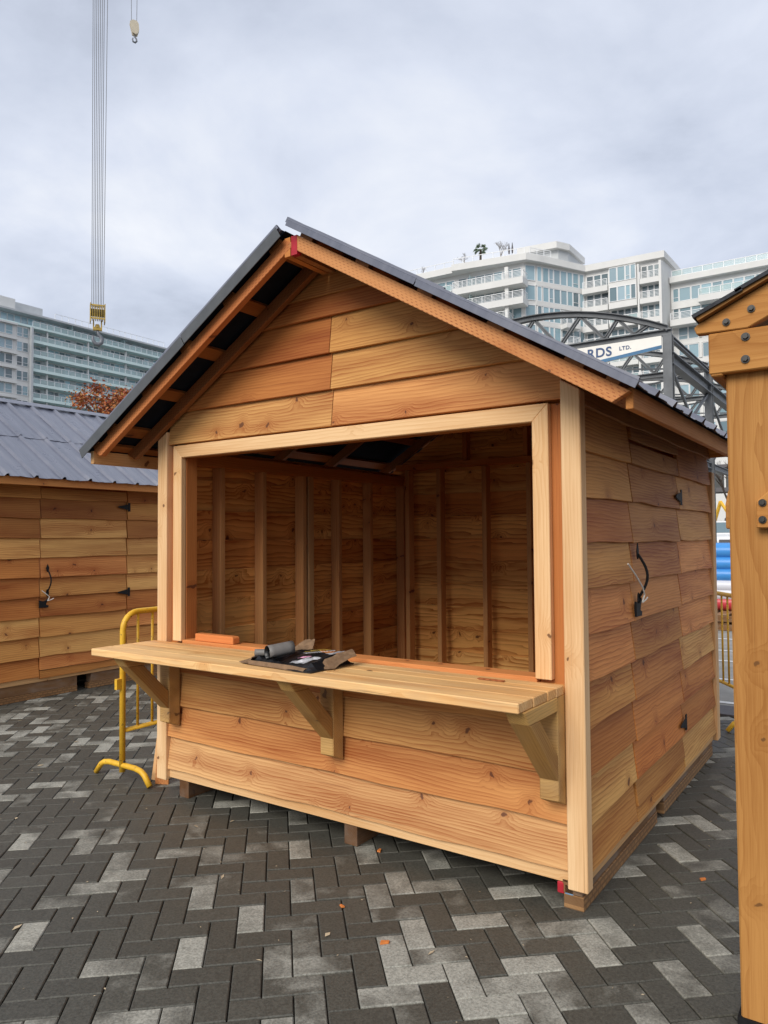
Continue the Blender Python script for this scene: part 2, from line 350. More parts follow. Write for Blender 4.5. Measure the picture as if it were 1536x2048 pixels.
# herringbone pavers
PIT = 0.1135; ang = R(42.5)
eu = Vector((math.cos(ang), math.sin(ang), 0)); ev = Vector((-math.sin(ang), math.cos(ang), 0))
org = Vector((-1.168, -0.924, 0)) - ev*PIT
cm = cam.matrix_world.inverted(); FPX = 1478.3
def px(p):
    q = cm @ Vector(p)
    if q.z > -0.05: return None
    return (768 - FPX*q.x/q.z, 1024 + FPX*q.y/q.z, -q.z)
G = 0.0026                                        # half a joint
def paver_shape(L, Wd, c=0.004, t=0.03):
    x0, x1, y0, y1 = G, L-G, G, Wd-G
    v = [(x0+c,y0+c,0),(x1-c,y0+c,0),(x1-c,y1-c,0),(x0+c,y1-c,0),(x0,y0,-c),(x1,y0,-c),(x1,y1,-c),(x0,y1,-c),(x0,y0,-t),(x1,y0,-t),(x1,y1,-t),(x0,y1,-t)]
    f = [(0,1,2,3)] + [(4+i,4+(i+1)%4,(i+1)%4,i) for i in range(4)] + [(8+i,8+(i+1)%4,4+(i+1)%4,4+i) for i in range(4)]
    return v, f
PV, PF = paver_shape(2*PIT, PIT)
pm = mesh_from('paver', PV, PF); pm.materials.append(M['paver'])
cand = []
rp = random.Random(3)
for i in range(-75, 75):
    for j in range(-75, 75):
        d = (i-j) % 4
        if d == 0: o0 = org + eu*(i*PIT) + ev*(j*PIT); X, Yv = eu, ev
        elif d == 2: o0 = org + eu*((i+1)*PIT) + ev*((j-1)*PIT); X, Yv = ev, -eu
        else: continue
        c = o0 + X*PIT + Yv*PIT/2
        if c.y > PAVE_END-0.1 or c.x < -15.8 or c.x > 8.8 or c.y < -8.8: continue
        q = px((c.x, c.y, GZ))
        if q is None: near = (c - Vector((1.1,-3.1,0))).length; seen = False; 
        else: seen = -20 < q[0] < 1490 and q[1] < 2070
        dist = (c - Vector((1.1118,-3.1447,0))).length
        if q is None or not (-900 < q[0] < 2300): continue
        under = -2.7 < c.x < -0.1 and 0.15 < c.y < 2.7
        cand.append(((0 if seen and not under else 1), dist, o0, X, Yv, rp.random(), rp.uniform(-0.0022, 0.0018)))
cand.sort(key=lambda t: (t[0], t[1]))
for k, (_, _, o0, X, Yv, t, dz) in enumerate(cand[:300]):
    o = link('paver', pm, None, bed, (t, t, t)); axes(o, Vector((o0.x, o0.y, GZ+dz)), X, Yv, Vector((0, 0, 1)))
vv, ff, tn = [], [], []
for (_, _, o0, X, Yv, t, dz) in cand[300:]:
    b0 = len(vv)
    for x, y, z in PV: vv.append((o0.x+X.x*x+Yv.x*y, o0.y+X.y*x+Yv.y*y, GZ+dz+z))
    for f in PF: ff.append(tuple(b0+i for i in f)); tn.append(t)
rest = mesh_from('pavers', vv, ff)
at = rest.attributes.new('tone', 'FLOAT', 'FACE'); at.data.foreach_set('value', tn)
stuff(link('pavers', rest, 'pavers', bed))

# ================================================================== the market huts
W, D = 2.84, 2.88
XC = -1.42; TH = math.atan(0.602); ZPK = 3.198
def zr(x): return ZPK - 0.602*abs(x-XC)          # top line of the rafters
EX, EY, EZ = Vector((1,0,0)), Vector((0,1,0)), Vector((0,0,1))
ROW = 0.2065
def lap(name, origin, ex, out, L, h, mat, parent, color, pts=None, T=0.019, tilt=0.029):
    """lapped siding board: its lower edge stands proud of the wall by tilt, and wavers a little"""
    out = Vector(out); ey = (EZ*0.235 - out*tilt)
    if pts is None:
        n = max(3, int(L/0.16)); a, b = random.uniform(0, 6), random.uniform(0, 6); k = random.uniform(0.4, 1.6)*0.0036
        pts = [(L*i/n, k*(math.sin(i*0.9+a)+0.6*math.sin(i*2.1+b))) for i in range(n+1)] + [(L, h), (0, h)]
    return plank(name, origin, ex, ey, pts, T, mat, parent, color, 0.0014)

def hut(loc, seed, skid_extra, interior):
    random.seed(seed)
    root = empty('market_hut', loc)
    # ---- skids and floor
    z0 = GZ - loc[2]
    for y0, y1 in ((0.03, 1.25), (1.40, D-0.05)):
        plank('skid', (-0.03, y0, z0), EY, EZ, rect(y1-y0, 0.062), 0.09, 'beam_stamp', root, (0.8, 0.76, 0.72))
        plank('skid', (-0.036, y0+(0.0 if y0 < 1 else 0.02), z0+0.064), EY, EZ, rect(y1-y0, 0.098-0.064-z0), 0.09, 'beam_dark', root)
    for xm in (-2.66, -1.34):
        plank('skid', (xm+0.08, 0.04, z0), EY, EZ, rect(D-0.15, 0.098-z0), 0.085, 'beam_dark', root, (0.7, 0.64, 0.6))
    if seed == 1: box('painted_skid_end', -0.150, -0.118, 0.028, 0.06, 0.032, 0.082, 'cloth_red', root, 0.004); box('painted_skid_end', -0.117, -0.075, 0.03, 0.06, 0.030, 0.078, 'blue_tag', root, 0.004)
    box('floor', -W+0.06, -0.06, 0.08, D-0.06, 0.10, 0.135, 'beam_dark', root)
    plank('rim_joist', (-W+0.09, 0.03, 0.085), EX, EZ, rect(W-0.18, 0.062), 0.04, 'fir', root, (0.93, 0.86, 0.76))
    plank('rim_joist', (-0.024, 0.075, 0.084), EY, EZ, rect(D-0.12, 0.058), 0.04, 'fir', root, (0.75, 0.64, 0.5))
    # ---- front corner boards (their tops follow the rafters)
    for x0 in (-W, -0.09):
        zt0, zt1 = zr(x0)-0.09, zr(x0+0.09)-0.09
        plank('corner_board', (x0+0.09, 0, 0.07), EZ, -EX, [(0, 0), (zt1-0.07, 0), (zt0-0.07, 0.09), (0, 0.09)], 0.068, 'fir', root, (1.0, 0.97, 0.93), 0.004)
    plank('corner_board', (0, D, 0.07), EZ, EY, rect(2.02, 0.10), -0.09, 'fir', root, (0.95, 0.88, 0.8), 0.004)
    plank('corner_board', (-W+0.09, D, 0.07), EZ, EY, rect(2.02, 0.10), -0.09, 'fir', root, (0.95, 0.88, 0.8), 0.004)
    # ---- front siding under the counter
    fz = [0.139, 0.346, 0.553, 0.760]; ft = ['l', 'p', 'm', 'm']
    for k, z in enumerate(fz):
        lap('siding_board', (-W+0.091, 0.012, z), EX, -EY, W-0.182, 0.232 if k < 3 else 0.19, 'cedar', root, [(1.18,1.34,1.80),(1.10,0.98,1.0),(1.10,1.12,1.15),(1.0,0.92,0.8)][k] if seed == 1 else tone())
    # ---- gable siding, each board trimmed to the roof slope
    gz = [2.222, 2.425, 2.628, 2.835, 2.955, 3.12]
    gt = [(('l2'), ('p2')), ('r', 'l'), ('r2', 'm'), ('r', None), ('g', None)]
    tn = {'l2': (1.14, 1.22, 1.30), 'p2': (1.12, 1.02, 1.05), 'r': (0.80, 0.58, 0.46), 'r2': (0.76, 0.52, 0.40), 'l': (1.10, 1.14, 1.10), 'm': (0.98, 0.93, 0.82), 'g': (0.85, 0.78, 0.70)}
    for k in range(5):
        za, zb = gz[k], min(gz[k+1]+0.028, 3.10)
        xa0, xa1 = XC-(ZPK-0.05-za)/0.602, XC+(ZPK-0.05-za)/0.602
        xb0, xb1 = XC-(ZPK-0.05-zb)/0.602, XC+(ZPK-0.05-zb)/0.602
        lo, hi = max(xa0, -W+0.091) if k == 0 else xa0, min(xa1, -0.091) if k == 0 else xa1
        if k == 0:
            # lowest gable board runs between the corner boards
            zl = ZPK-0.05-0.602*abs(lo-XC)
            left = [(lo, za), (-1.402, za), (-1.402, zb), (max(xb0, lo), zb)] + ([(lo, zl)] if xb0 > lo else [])
            right = [(-1.398, za), (hi, za)] + ([(hi, zl)] if xb1 < hi else []) + [(min(xb1, hi), zb), (-1.398, zb)]
        elif gt[k][1]:
            left = [(xa0, za), (-1.402-0.006*k, za), (-1.402-0.006*k, zb), (xb0, zb)]
            right = [(-1.398-0.006*k, za), (xa1, za), (xb1, zb), (-1.398-0.006*k, zb)]
        else: left = [(xa0, za), (xa1, za), (xb1, zb), (xb0, zb)]; right = None
        for pts, t in ((left, gt[k][0]), (right, gt[k][1])):
            if not pts: continue
            ox = pts[0][0]
            lap('gable_board', (ox, 0.012, za), EX, -EY, 0, 0, 'cedar', root, tn[t] if seed == 1 else tone(), [(x-ox, z-za) for x, z in pts])
    # ---- opening: studs, trim, sill
    for x0, x1 in ((-2.75, -2.612), (-0.222, -0.091)):
        plank('jamb', (x1, 0.046, 0.93), EZ, -EX, rect(1.28, x1-x0), 0.089, 'stud', root, (0.85, 0.80, 0.8), 0.003)
    plank('header', (-2.611, 0.048, 2.134), EX, EZ, rect(2.388, 0.14), 0.085, 'stud', root, (0.8, 0.8, 0.8))
    fw = 0.078
    plank('trim', (-0.150, 0.004, 0.966), EZ, -EX, [(0, 0), (2.208-0.966, 0), (2.208-fw-0.966, fw), (0, fw)], 0.038, 'fir', root, (1.06, 1.03, 0.98), 0.003)
    plank('trim', (-2.692+fw, 0.004, 0.962), EZ, -EX, [(0, 0), (2.208-fw-0.962, 0), (2.208-0.962, fw), (0, fw)], 0.038, 'fir', root, (1.06, 1.03, 0.98), 0.003)
    plank('trim', (-2.692, 0.004, 2.208-fw), EX, EZ, [(fw, 0), (2.542-fw, 0), (2.542, fw), (0, fw)], 0.038, 'fir', root, (1.04, 1.0, 0.94), 0.003)
    plank('sill', (-2.611, 0.012, 0.972), EX, EY, rect(2.388, 0.115), 0.034, 'redwood', root, (1.0, 0.95, 0.9))
    # ---- counter and brackets
    cy = [-0.465, -0.322, -0.180, -0.090]; cw = [0.138, 0.138, 0.087, 0.085]; cx0 = [-2.862, -2.860, -2.858, -2.86]
    for k in range(4):
        plank('counter_board', (cx0[k], cy[k], 0.957-0.0008*k), EX, EY, rect(-0.10+0.003*k-cx0[k], cw[k]), 0.042, 'counter', root, [(1.06,1.0,0.92),(1.0,0.94,0.84),(1.04,0.92,0.78),(1.0,0.96,0.9)][k], 0.004)
    for bx in (-2.715, -1.413, -0.181):
        br = plank('bracket', (bx, -0.077, 0.43), EX, EZ, rect(0.088, 0.484), 0.088, 'treated', root, None, 0.004)
        for v in br.data.vertices:                       # chamfered foot of the post
            if v.co.y < 0.01 and v.co.z > -0.04: v.co.y += 0.035
        plank('bracket_arm', (bx-0.0005, -0.425, 0.914), EY, -EZ, [(0, 0), (0.346, 0), (0.346, 0.062), (0.045, 0.062)], 0.089, 'treated', root, (1.12, 1.12, 1.05), 0.004)
        e = Vector((0, -1, 1)).normalized()
        plank('bracket_brace', (bx+0.0878, -0.0780, 0.662), e, Vector((0, -1, -1)), [(0, 0), (0.268, 0), (0.344, 0.076), (-0.076, 0.076)], 0.0876, 'treated', root, (0.80, 0.72, 0.62), 0.003)
    # ---- right wall: siding, door
    ends = (0.069, 0.80, 0.808, 1.862, 1.872, D-0.004)
    for k in range(10):
        z = 0.132 + ROW*k
        for c in (0, 4):
            if k == 9: h = 0.225
            else: h = 0.233
            lap('siding_board', (-0.008, ends[c]+0.001, z+random.uniform(-0.003, 0.003)), EY, EX, ends[c+1]-ends[c]-0.002+(random.uniform(-0.004, 0.003) if c == 0 else 0), h, 'cedar', root, tone(random.choice('llmmprp') if k < 7 else random.choice('mrdm')))
    lap('siding_board', (-0.008, ends[0], 2.192), EY, EX, D-0.075, 0.13, 'cedar', root, (0.8, 0.68, 0.6))
    lap('siding_board', (-0.010, 0.809, 2.124), EY, EX, 1.05, 0.09, 'cedar', root, (0.78, 0.66, 0.56))
    lap('threshold', (-0.009, 0.809, 0.120), EY, EX, 1.05, 0.078, 'cedar', root, (0.9, 0.8, 0.62))
    door = box('door', -0.062, -0.034, 0.815, 1.855, 0.20, 2.10, 'stud', root)
    dz = [0.205] + [0.132+ROW*k for k in range(1, 10)]
    dt = [(0.82,0.74,0.62),(1.02,0.70,0.52),(1.05,0.80,0.66),(0.9,0.70,0.58),(0.86,0.74,0.60),(1.02,0.82,0.70),(0.95,0.80,0.70),(0.86,0.74,0.62),(0.85,0.72,0.60),(0.8,0.7,0.6)]
    if seed != 1: dt = [tone(c) for c in 'plmrmplldm']
    for k, z in enumerate(dz):
        h = (0.132+ROW+0.026-z) if k == 0 else (0.233 if k < 9 else 2.103-z)
        lap('siding_board', (-0.0075, 0.811+random.uniform(-0.002, 0.003), z+random.uniform(-0.004, 0.003)), EY, EX, 1.048, h, 'cedar', door, dt[k])
    def iron(name, verts2, y, z, T=0.006, x=0.0):   # flat ironwork on the door face, outline in (y, z)
        return plank(name, (x, y, z), EY, EZ, verts2, T, 'iron', door, None, 0.0008)
    for hz in (0.415, 1.855) if seed == 1 else (0.95, 1.93):
        hg = iron('hinge', [(0.004, -0.05), (0.034, -0.05), (0.034, 0.05), (0.004, 0.05)], 1.865, hz)
        iron('hinge_strap', [(-0.002, -0.034), (-0.002, 0.034), (-0.022, 0.028), (-0.13, 0.007), (-0.13, -0.007), (-0.022, -0.028)][::-1], 1.866, hz, 0.004, 0.001)
    # handle: a bowed bar between two spear plates
    hy, hzc = (0.862, 1.395) if seed == 1 else (0.88, 1.13)
    for s in (1, -1):
        iron('handle_plate', [(0, 0.075*1), (0.017, 0.035), (0.012, 0.0), (0, -0.012), (-0.012, 0.0), (-0.017, 0.035)] if s == 1 else [(0, -0.075), (-0.017, -0.035), (-0.012, 0.0), (0, 0.012), (0.012, 0.0), (0.017, -0.035)], hy, hzc+s*0.10)
    bm = bmesh.new()
    bm_path(bm, [(-0.002+0.045*math.sin(math.pi*t/10), hy+0.012*math.sin(math.pi*t/10), hzc+0.115-0.23*t/10) for t in range(11)], 0.0075, 8)
    link('handle', bm_mesh('handle', bm), 'iron', door, None, True)
    # gate latch with a zip tie through it
    lz = 1.235 if seed == 1 else 0.90
    iron('latch', [(-0.045, -0.05), (0.0, -0.05), (0.055, -0.052), (0.06, -0.03), (0.03, -0.02), (0.04, 0.01), (0.06, 0.03), (0.052, 0.045), (0.02, 0.02), (-0.005, 0.015), (-0.045, 0.03)], 0.83, lz, 0.012, 0.008)
    bm = bmesh.new(); bm_path(bm, [(0.014, 0.872, lz+0.02), (0.022, 0.888, lz+0.06), (0.026, 0.84, lz+0.10)] + ([(0.028, 0.72, lz+0.165), (0.026, 0.585, lz+0.232)] if seed == 1 else [(0.026, 0.80, lz+0.13)]), 0.0042, 6)
    bm_path(bm, [(0.014, 0.872, lz+0.02), (0.02, 0.91, lz+0.03), (0.024, 0.935, lz+0.042)], 0.0042, 6)
    link('zip_tie', bm_mesh('zip_tie', bm), 'string', door)
    # ---- left and back walls, boards and studs seen from inside
    for k in range(10):
        z = 0.132 + ROW*k
        for y0, y1 in (((0.07, 1.33), (1.335, D-0.004)) if k % 2 else ((0.07, D-0.004),)):
            lap('siding_board', (-W+0.008, y1, z), -EY, -EX, y1-y0, 0.233, 'wall_in', root, tone(random.choice('mmlr')))
        lap('siding_board', (-0.03, D-0.004, z), -EX, EY, W-0.06, 0.233, 'wall_in', root, tone(random.choice('mmlr')))
    for k in range(5):
        z = 0.132 + ROW*(10+k); hw = (ZPK-0.06-z)/0.602; hw2 = max(0.02, (ZPK-0.06-z-0.225)/0.602)
        if hw > 0.1: lap('gable_board', (XC+hw, D-0.004, z), -EX, EY, 0, 0, 'wall_in', root, tone('m'), [(0, 0), (2*hw, 0), (hw+hw2, 0.225), (hw-hw2, 0.225)])
    if interior:
        for k, y in enumerate((0.422, 0.836, 1.288, 1.356, 1.745, 2.198, D-0.14)):
            plank('stud', (-2.70, y, 0.135), EZ, EY, rect(1.965, 0.043 if k != 3 else 0.066), -0.085, 'stud', root, (1.05, 1.35, 1.9) if k != 3 else (1.05, 1.6, 2.6), 0.003)
        for x in (-2.62, -2.283, -1.825, -1.41, -0.98, -0.55, -0.15):
            plank('stud', (x+0.042, 2.645, 0.135), EZ, -EX, rect(2.10, 0.042), 0.089, 'stud', root, (1.05, 1.35, 1.9), 0.003)
        for x in (-2.0, XC, -0.9):
            plank('stud', (x+0.02, 2.66, 2.295), EZ, -EX, rect(zr(x)-2.40, 0.04), 0.08, 'stud', root)
        plank('top_plate', (-2.70, 0.13, 2.10), EY, EZ, rect(D-0.26, 0.085), 0.09, 'stud', root)
        plank('top_plate', (-2.72, 2.645, 2.24), EX, EZ, rect(2.66, 0.05), 0.09, 'stud', root, (1.1, 1.05, 1.0))
        plank('top_plate', (-0.14, 0.13, 2.10), EY, EZ, rect(D-0.26, 0.085), 0.09, 'stud', root)
    # ---- roof
    Y0, Y1 = -0.29, D+0.29
    cs, sn = math.cos(TH), math.sin(TH)
    for k, xx in enumerate((XC-0.043, XC+0.005)):        # doubled ridge board, one end dipped red
        plank('ridge_board', (xx, Y0+0.001, ZPK-0.125), EX, EZ, rect(0.038, 0.10), Y1-Y0, 'stud' if k == 0 else 'rafter', root, (1.15, 1.2, 1.2) if k == 0 else (0.8, 0.85, 0.85), 0.0)
    if seed == 1:
        box('red_end', XC+0.004, XC+0.0435, Y0-0.002, Y0+0.03, ZPK-0.1255, ZPK-0.0245, 'cloth_red', root)
    LS = 1.69/cs
    PH = 0.070
    for s in (1, -1):
        dn = Vector((s*cs, 0, -sn)); nr = Vector((s*sn, 0, cs))
        apex = Vector((XC + s*0.047, 0, ZPK - 0.602*0.047))
        Lr = LS - 0.047/cs + (0.031/cs if s == 1 else 0)
        for k, (y, T) in enumerate(((Y0, 0.04), (-0.034, 0.04), (0.62, 0.038), (1.25, 0.038), (1.9, 0.038), (D-0.13, 0.038), (D+0.25, 0.04))):
            # plumb cuts at ridge and eave
            k0 = PH*math.tan(TH)
            pts = [(0, 0), (Lr, 0), (Lr-k0, -PH), (-k0, -PH)]
            if s == 1 and k: pts = [(0, 0), (Lr-0.037, 0), (Lr-0.037-k0, -PH), (-k0, -PH)]
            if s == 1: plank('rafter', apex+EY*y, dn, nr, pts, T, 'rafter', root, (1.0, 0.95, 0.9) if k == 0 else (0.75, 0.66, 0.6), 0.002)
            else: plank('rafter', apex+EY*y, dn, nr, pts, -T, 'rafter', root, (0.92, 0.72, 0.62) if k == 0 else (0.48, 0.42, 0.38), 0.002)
        pc = (0.12, 0.53, 0.94, 1.35, 1.75, 1.93)
        for k, c in enumerate(pc):
            wd = 0.092 if k < 5 else 0.06
            a = Vector((XC, Y0-0.004, ZPK)) + dn*(c-wd/2) + nr*0.0225
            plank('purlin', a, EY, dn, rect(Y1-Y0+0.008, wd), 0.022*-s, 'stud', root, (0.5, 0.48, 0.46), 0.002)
        a = Vector((XC, Y0-0.01, ZPK)) + dn*0.02 + nr*0.0240
        plank('roof_felt', a, EY, dn, rect(Y1-Y0+0.02, LS+0.02), 0.002*-s, 'felt', root, None, 0)
        # fascia along the eave
        xe = XC + s*1.69
        fy = Y0+(0.0415 if s == 1 else 0.0005)
        if s == 1: plank('fascia', (xe+0.031, fy, zr(xe)-0.082), EY, EZ, rect(Y1-fy, 0.083), 0.030, 'stud', root, (1.05, 1.15, 1.15), 0.002)
        else: plank('fascia', (xe-0.031, fy, zr(xe)-0.082), EY, EZ, rect(Y1-fy, 0.083), -0.030, 'fir', root, (0.9, 0.8, 0.65), 0.002)
        # ribbed metal sheets, two up the slope, four along the eave
        yA, yB = Y0-0.05, Y1+0.05; n_p = 4; pw = (yB-yA)/n_p
        sa = -0.012 if s == 1 else 0.03
        for row_, (s0, s1, lift) in enumerate(((sa, 1.06, 0.006), (1.02, LS+0.062, 0.0))):
            for i in range(n_p):
                prof = []; ribs = 3; rs = pw/ribs
                for r_ in range(ribs):
                    yb = r_*rs
                    prof += [(yb-0.026 if r_ or i else 0, 0.0), (yb-0.010 if r_ or i else 0.001, 0.027), (yb+0.010, 0.027), (yb+0.026, 0.0), (yb+rs*0.4, 0.0), (yb+rs*0.42, 0.003), (yb+rs*0.56, 0.003), (yb+rs*0.58, 0.0)]
                prof.append((pw-0.027 if i < n_p-1 else pw, 0.0))
                vs_, fs_ = [], []
                ns = 9
                for q in range(ns):
                    t = s0 + (s1-s0)*q/(ns-1)
                    for (yy, hh) in prof:
                        wob = random.uniform(-0.0014, 0.0014) + (0.004*math.sin(yy*19+i*2.0+row_) if q in (0, ns-1) else 0)
                        vs_.append((yy, t-s0, hh+wob))
                npf = len(prof)
                for q in range(ns-1):
                    for r_ in range(npf-1):
                        A = q*npf+r_; fs_.append((A, A+1, A+npf+1, A+npf) if s == 1 else (A, A+npf, A+npf+1, A+1))
                o = link('roof_sheet', mesh_from('roof_sheet', vs_, fs_), 'metal_roof', root)
                base = Vector((XC, yA+i*pw, ZPK)) + dn*s0 + nr*(0.0275+lift)
                ex_, ey_ = EY, dn
                mm = Matrix((ex_, ey_, nr)).transposed().to_4x4(); mm.translation = base; o.matrix_local = mm
                sm = o.modifiers.new('thickness', 'SOLIDIFY'); sm.thickness = 0.0015; sm.offset = 0
        # rake trim over the front edge, in two lengths
        for s0, s1, lf in ((sa+0.01, 0.90, 0.0), (0.905, LS+0.066, -0.003)):
            a = Vector((XC, yA-0.003, ZPK)) + dn*s0 + nr*(0.047+lf)
            hh = 0.062 if s == -1 else 0.030
            pts = [(0, 0), (s1-s0, 0), (s1-s0, hh), (0, hh)]
            plank('rake_trim', a - nr*hh, dn, nr, pts, 0.004 if s == 1 else -0.004, 'rake' if s == -1 else 'metal_roof', root, None, 0.001)
            plank('rake_trim', a + EY*0.0005, dn, EY, rect(s1-s0, 0.055), 0.004 if s == -1 else -0.004, 'metal_roof', root, None, 0.001)
    if seed != 1:   # ridge flashing on the far hut
        for s in (1, -1):
            dn = Vector((s*cs, 0, -sn)); nr = Vector((s*sn, 0, cs))
            plank('ridge_cap', Vector((XC, Y0-0.05, ZPK)) + nr*0.060 + dn*0.0, EY, dn, rect(Y1-Y0+0.1, 0.11), 0.003, 'metal_roof', root, None, 0)
    return root
h1 = tag(hut((0, 0, 0), 1, 0, True), 'open cedar market hut with a front counter in the middle of the square', 'hut')
h2 = tag(hut((-6.20, 0.39, 0.06), 2, 0, True), 'cedar hut with grey metal roof and closed door at left, behind the yellow barrier', 'hut')

# ================================================================== stained timber pavilion at the right edge
def pavilion():
    root = tag(empty('timber_pavilion', (0.74, -0.41, GZ)), 'golden stained timber pavilion with black bolts at the right edge', 'pavilion')
    ox, oy, oz = 0.74, -0.41, GZ
    def L_(x, y, z): return Vector((x-ox, y-oy, z-oz))
    yb = -0.48
    plank('post', L_(0.81, yb, GZ+0.02), EZ, -EX, rect(2.255-GZ-0.02, 0.14), 0.14, 'stain', root, None, 0.006)
    # front beam, doubled behind, reaching past the post
    plank('beam', L_(0.626, yb-0.040, 2.138), EX, EZ, rect(3.0, 0.136), 0.038, 'stain', root, (1.06, 1.04, 1.0), 0.004)
    plank('beam', L_(0.668, yb-0.036, 2.130), EY, EZ, rect(3.1, 0.136), 0.038, 'stain', root, (0.9, 0.86, 0.8), 0.004)
    # rafter with a seat cut on the beam
    y = yb - 0.040
    slope = 0.47
    pts = [(0.590, 2.279), (0.745, 2.2755), (0.745+2.0, 2.2755+2.0*slope), (0.745+2.0, 2.2755+2.0*slope+0.10), (0.594, 2.312), (0.582, 2.301)]
    plank('rafter', L_(0.590, y-0.001, 2.279), EX, EZ, [(a-0.590, b-2.279) for a, b in pts], 0.038, 'stain', root, (1.05, 1.0, 0.95), 0.003)
    # roof deck with shingle courses
    nrm = Vector((-slope, 0, 1)).normalized(); dr = Vector((1, 0, slope)).normalized()
    plank('roof_deck', L_(0.600, y-0.03, 2.317), dr, EY, rect(2.35, 3.3), -0.014, 'stain', root, (0.6, 0.6, 0.6), 0)
    for i in range(16):
        plank('shingle_course', L_(0.592, y-0.040, 2.316) + dr*(i*0.145) + nrm*(0.022), (dr - nrm*0.03).normalized(), EY, rect(0.165, 3.33), 0.012, 'shingle', root, None, 0)
    # gusset plates on the post
    plank('gusset_plate', L_(0.756, yb-0.0405, 1.626), EX, EZ, [(0, 0), (0.30, 0), (0.42, 0.12), (0.30, 0.25), (0.05, 0.13), (0, 0.085)], 0.040, 'stain', root, (1.1, 1.05, 1.0), 0.004)
    plank('gusset_plate', L_(0.6695, yb+0.06, 1.626), EY, EZ, [(0, 0), (0.30, 0), (0.42, 0.12), (0.30, 0.25), (0.05, 0.13), (0, 0.085)], -0.02, 'stain', root, (1.0, 0.95, 0.9), 0.004).location.x = 0.6695-ox-0.0202
    def bolt(x, z, yy, r=0.0135):
        bm = bmesh.new(); bm_tube(bm, (0, 0, 0), (0, -0.004, 0), r, r, 16); bm_tube(bm, (0, -0.004, 0), (0, -0.013, 0), r*0.72, r*0.62, 6)
        o = link('bolt', bm_mesh('bolt', bm), 'bolt', root); o.location = L_(x, yy, z)
    for x, z in ((0.683, 2.304), (0.758, 2.335)): bolt(x, z, y-0.0015, 0.012)
    for x, z in ((0.739, 2.247), (0.737, 2.174)): bolt(x, z, y)
    for x, z in ((0.776, 1.707), (0.775, 1.653)): bolt(x, z, yb-0.041, 0.012)
    bm = bmesh.new(); bm_box(bm, 0.655-ox, 0.825-ox, yb-0.015-oy, yb+0.155-oy, 0, 0.012); bm_box(bm, 0.66-ox, 0.8155-ox, yb-0.008-oy, yb+0.148-oy, 0.012, 0.075)
    link('post_base', bm_mesh('post_base', bm), 'iron', root)
M['shingle'] = plain('dark_shingle', (0.045, 0.047, 0.052), 0.9, 0.2, 0.0, 0.4, 60, 0.6)
pavilion()

# ================================================================== crowd barriers
def barrier(name, loc, rz, label, zl=0.335, H=1.135, length=2.2, grp='yellow crowd barriers'):
    root = tag(empty(name, loc, rz), label, 'barrier', grp)
    r = 0.0205
    bm = bmesh.new(); pts = [(0, 0, 0.06)]; rc = 0.12
    pts += [(0, 0, H-rc)] + [(rc-rc*math.cos(t), 0, H-rc+rc*math.sin(t)) for t in (R(15), R(30), R(45), R(60), R(75))] + [(rc, 0, H)]
    pts += [(length-rc, 0, H)] + [(length-rc+rc*math.sin(t), 0, H-rc+rc*math.cos(t)) for t in (R(15), R(30), R(45), R(60), R(75))] + [(length, 0, H-rc), (length, 0, 0.06)]
    bm_path(bm, pts, r, 12); link('frame', bm_mesh('frame', bm), 'yellow', root, None, True)
    bm = bmesh.new(); bm_tube(bm, (0, 0, zl), (length, 0, zl), 0.015, None, 10); link('bottom_rail', bm_mesh('bottom_rail', bm), 'yellow', root, None, True)
    n = int(length/0.118)
    for i in range(1, n):
        x = length*i/n
        bm = bmesh.new(); bm_tube(bm, (0, 0, zl), (0, 0, H), 0.0095, None, 8)
        o = link('bar', bm_mesh('bar', bm), 'yellow', root, None, True); o.location.x = x
    for x in (0.0, length):
        bm = bmesh.new()
        hw = 0.29
        bm_path(bm, [(0, -hw, 0.012), (0, -hw+0.055, 0.075), (0, -hw+0.09, 0.095), (0, -hw+0.15, 0.105), (0, hw-0.15, 0.105), (0, hw-0.09, 0.095), (0, hw-0.055, 0.075), (0, hw, 0.012)], 0.019, 12)
        o = link('foot', bm_mesh('foot', bm), 'yellow', root, None, True); o.location.x = x
    bm = bmesh.new(); bm_box(bm, -0.055, -0.018, -0.013, 0.013, 0.62, 0.69); link('hook', bm_mesh('hook', bm), 'yellow', root)
    bm = bmesh.new(); bm_tube(bm, (0.0, -0.028, 0.13), (0.0, 0.028, 0.13), 0.008, None, 8); link('bolt', bm_mesh('bolt', bm), 'bolt', root)
    return root
barrier('crowd_barrier', (-3.235, 0.03, GZ), R(90), 'yellow tubular barrier standing between the two huts at left')
barrier('crowd_barrier', (0.19, 3.72, GZ), math.atan2(0.80, -0.52), 'yellow barrier behind the open hut beside the stained post', 0.27, 1.09)

# ================================================================== leaning planks, block, bag, litter
lean = empty('leaning_board', (-3.03, 0.16, GZ))
tag(lean, 'pale board leaning on the left corner of the open hut, the outer one', 'board', 'boards leaning on the hut')
stick('board', (0, 0, 0.002), (0.155, 0.03, 1.0), (1, 0.4, 0), 0.085, 0.02, 'fir', lean, (0.95, 0.82, 0.68))
lean = empty('leaning_board', (-2.945, 0.13, GZ))
tag(lean, 'reddish board leaning on the left corner of the open hut, the inner one', 'board', 'boards leaning on the hut')
stick('board', (0, 0, 0.002), (0.085, -0.005, 0.95), (1, 0.7, 0), 0.09, 0.02, 'rafter', lean, (0.95, 0.85, 0.75))

blk = plank('wood_block', (-2.50, 0.02, 0.973), EX, EZ, [(0, 0), (0.335, 0), (0.335, 0.036), (0.325, 0.045), (0, 0.045)], 0.055, 'redwood', None, (1.0, 0.82, 0.72), 0.003)
tag(blk, 'short reddish timber offcut lying on the sill at the left of the opening', 'offcut')

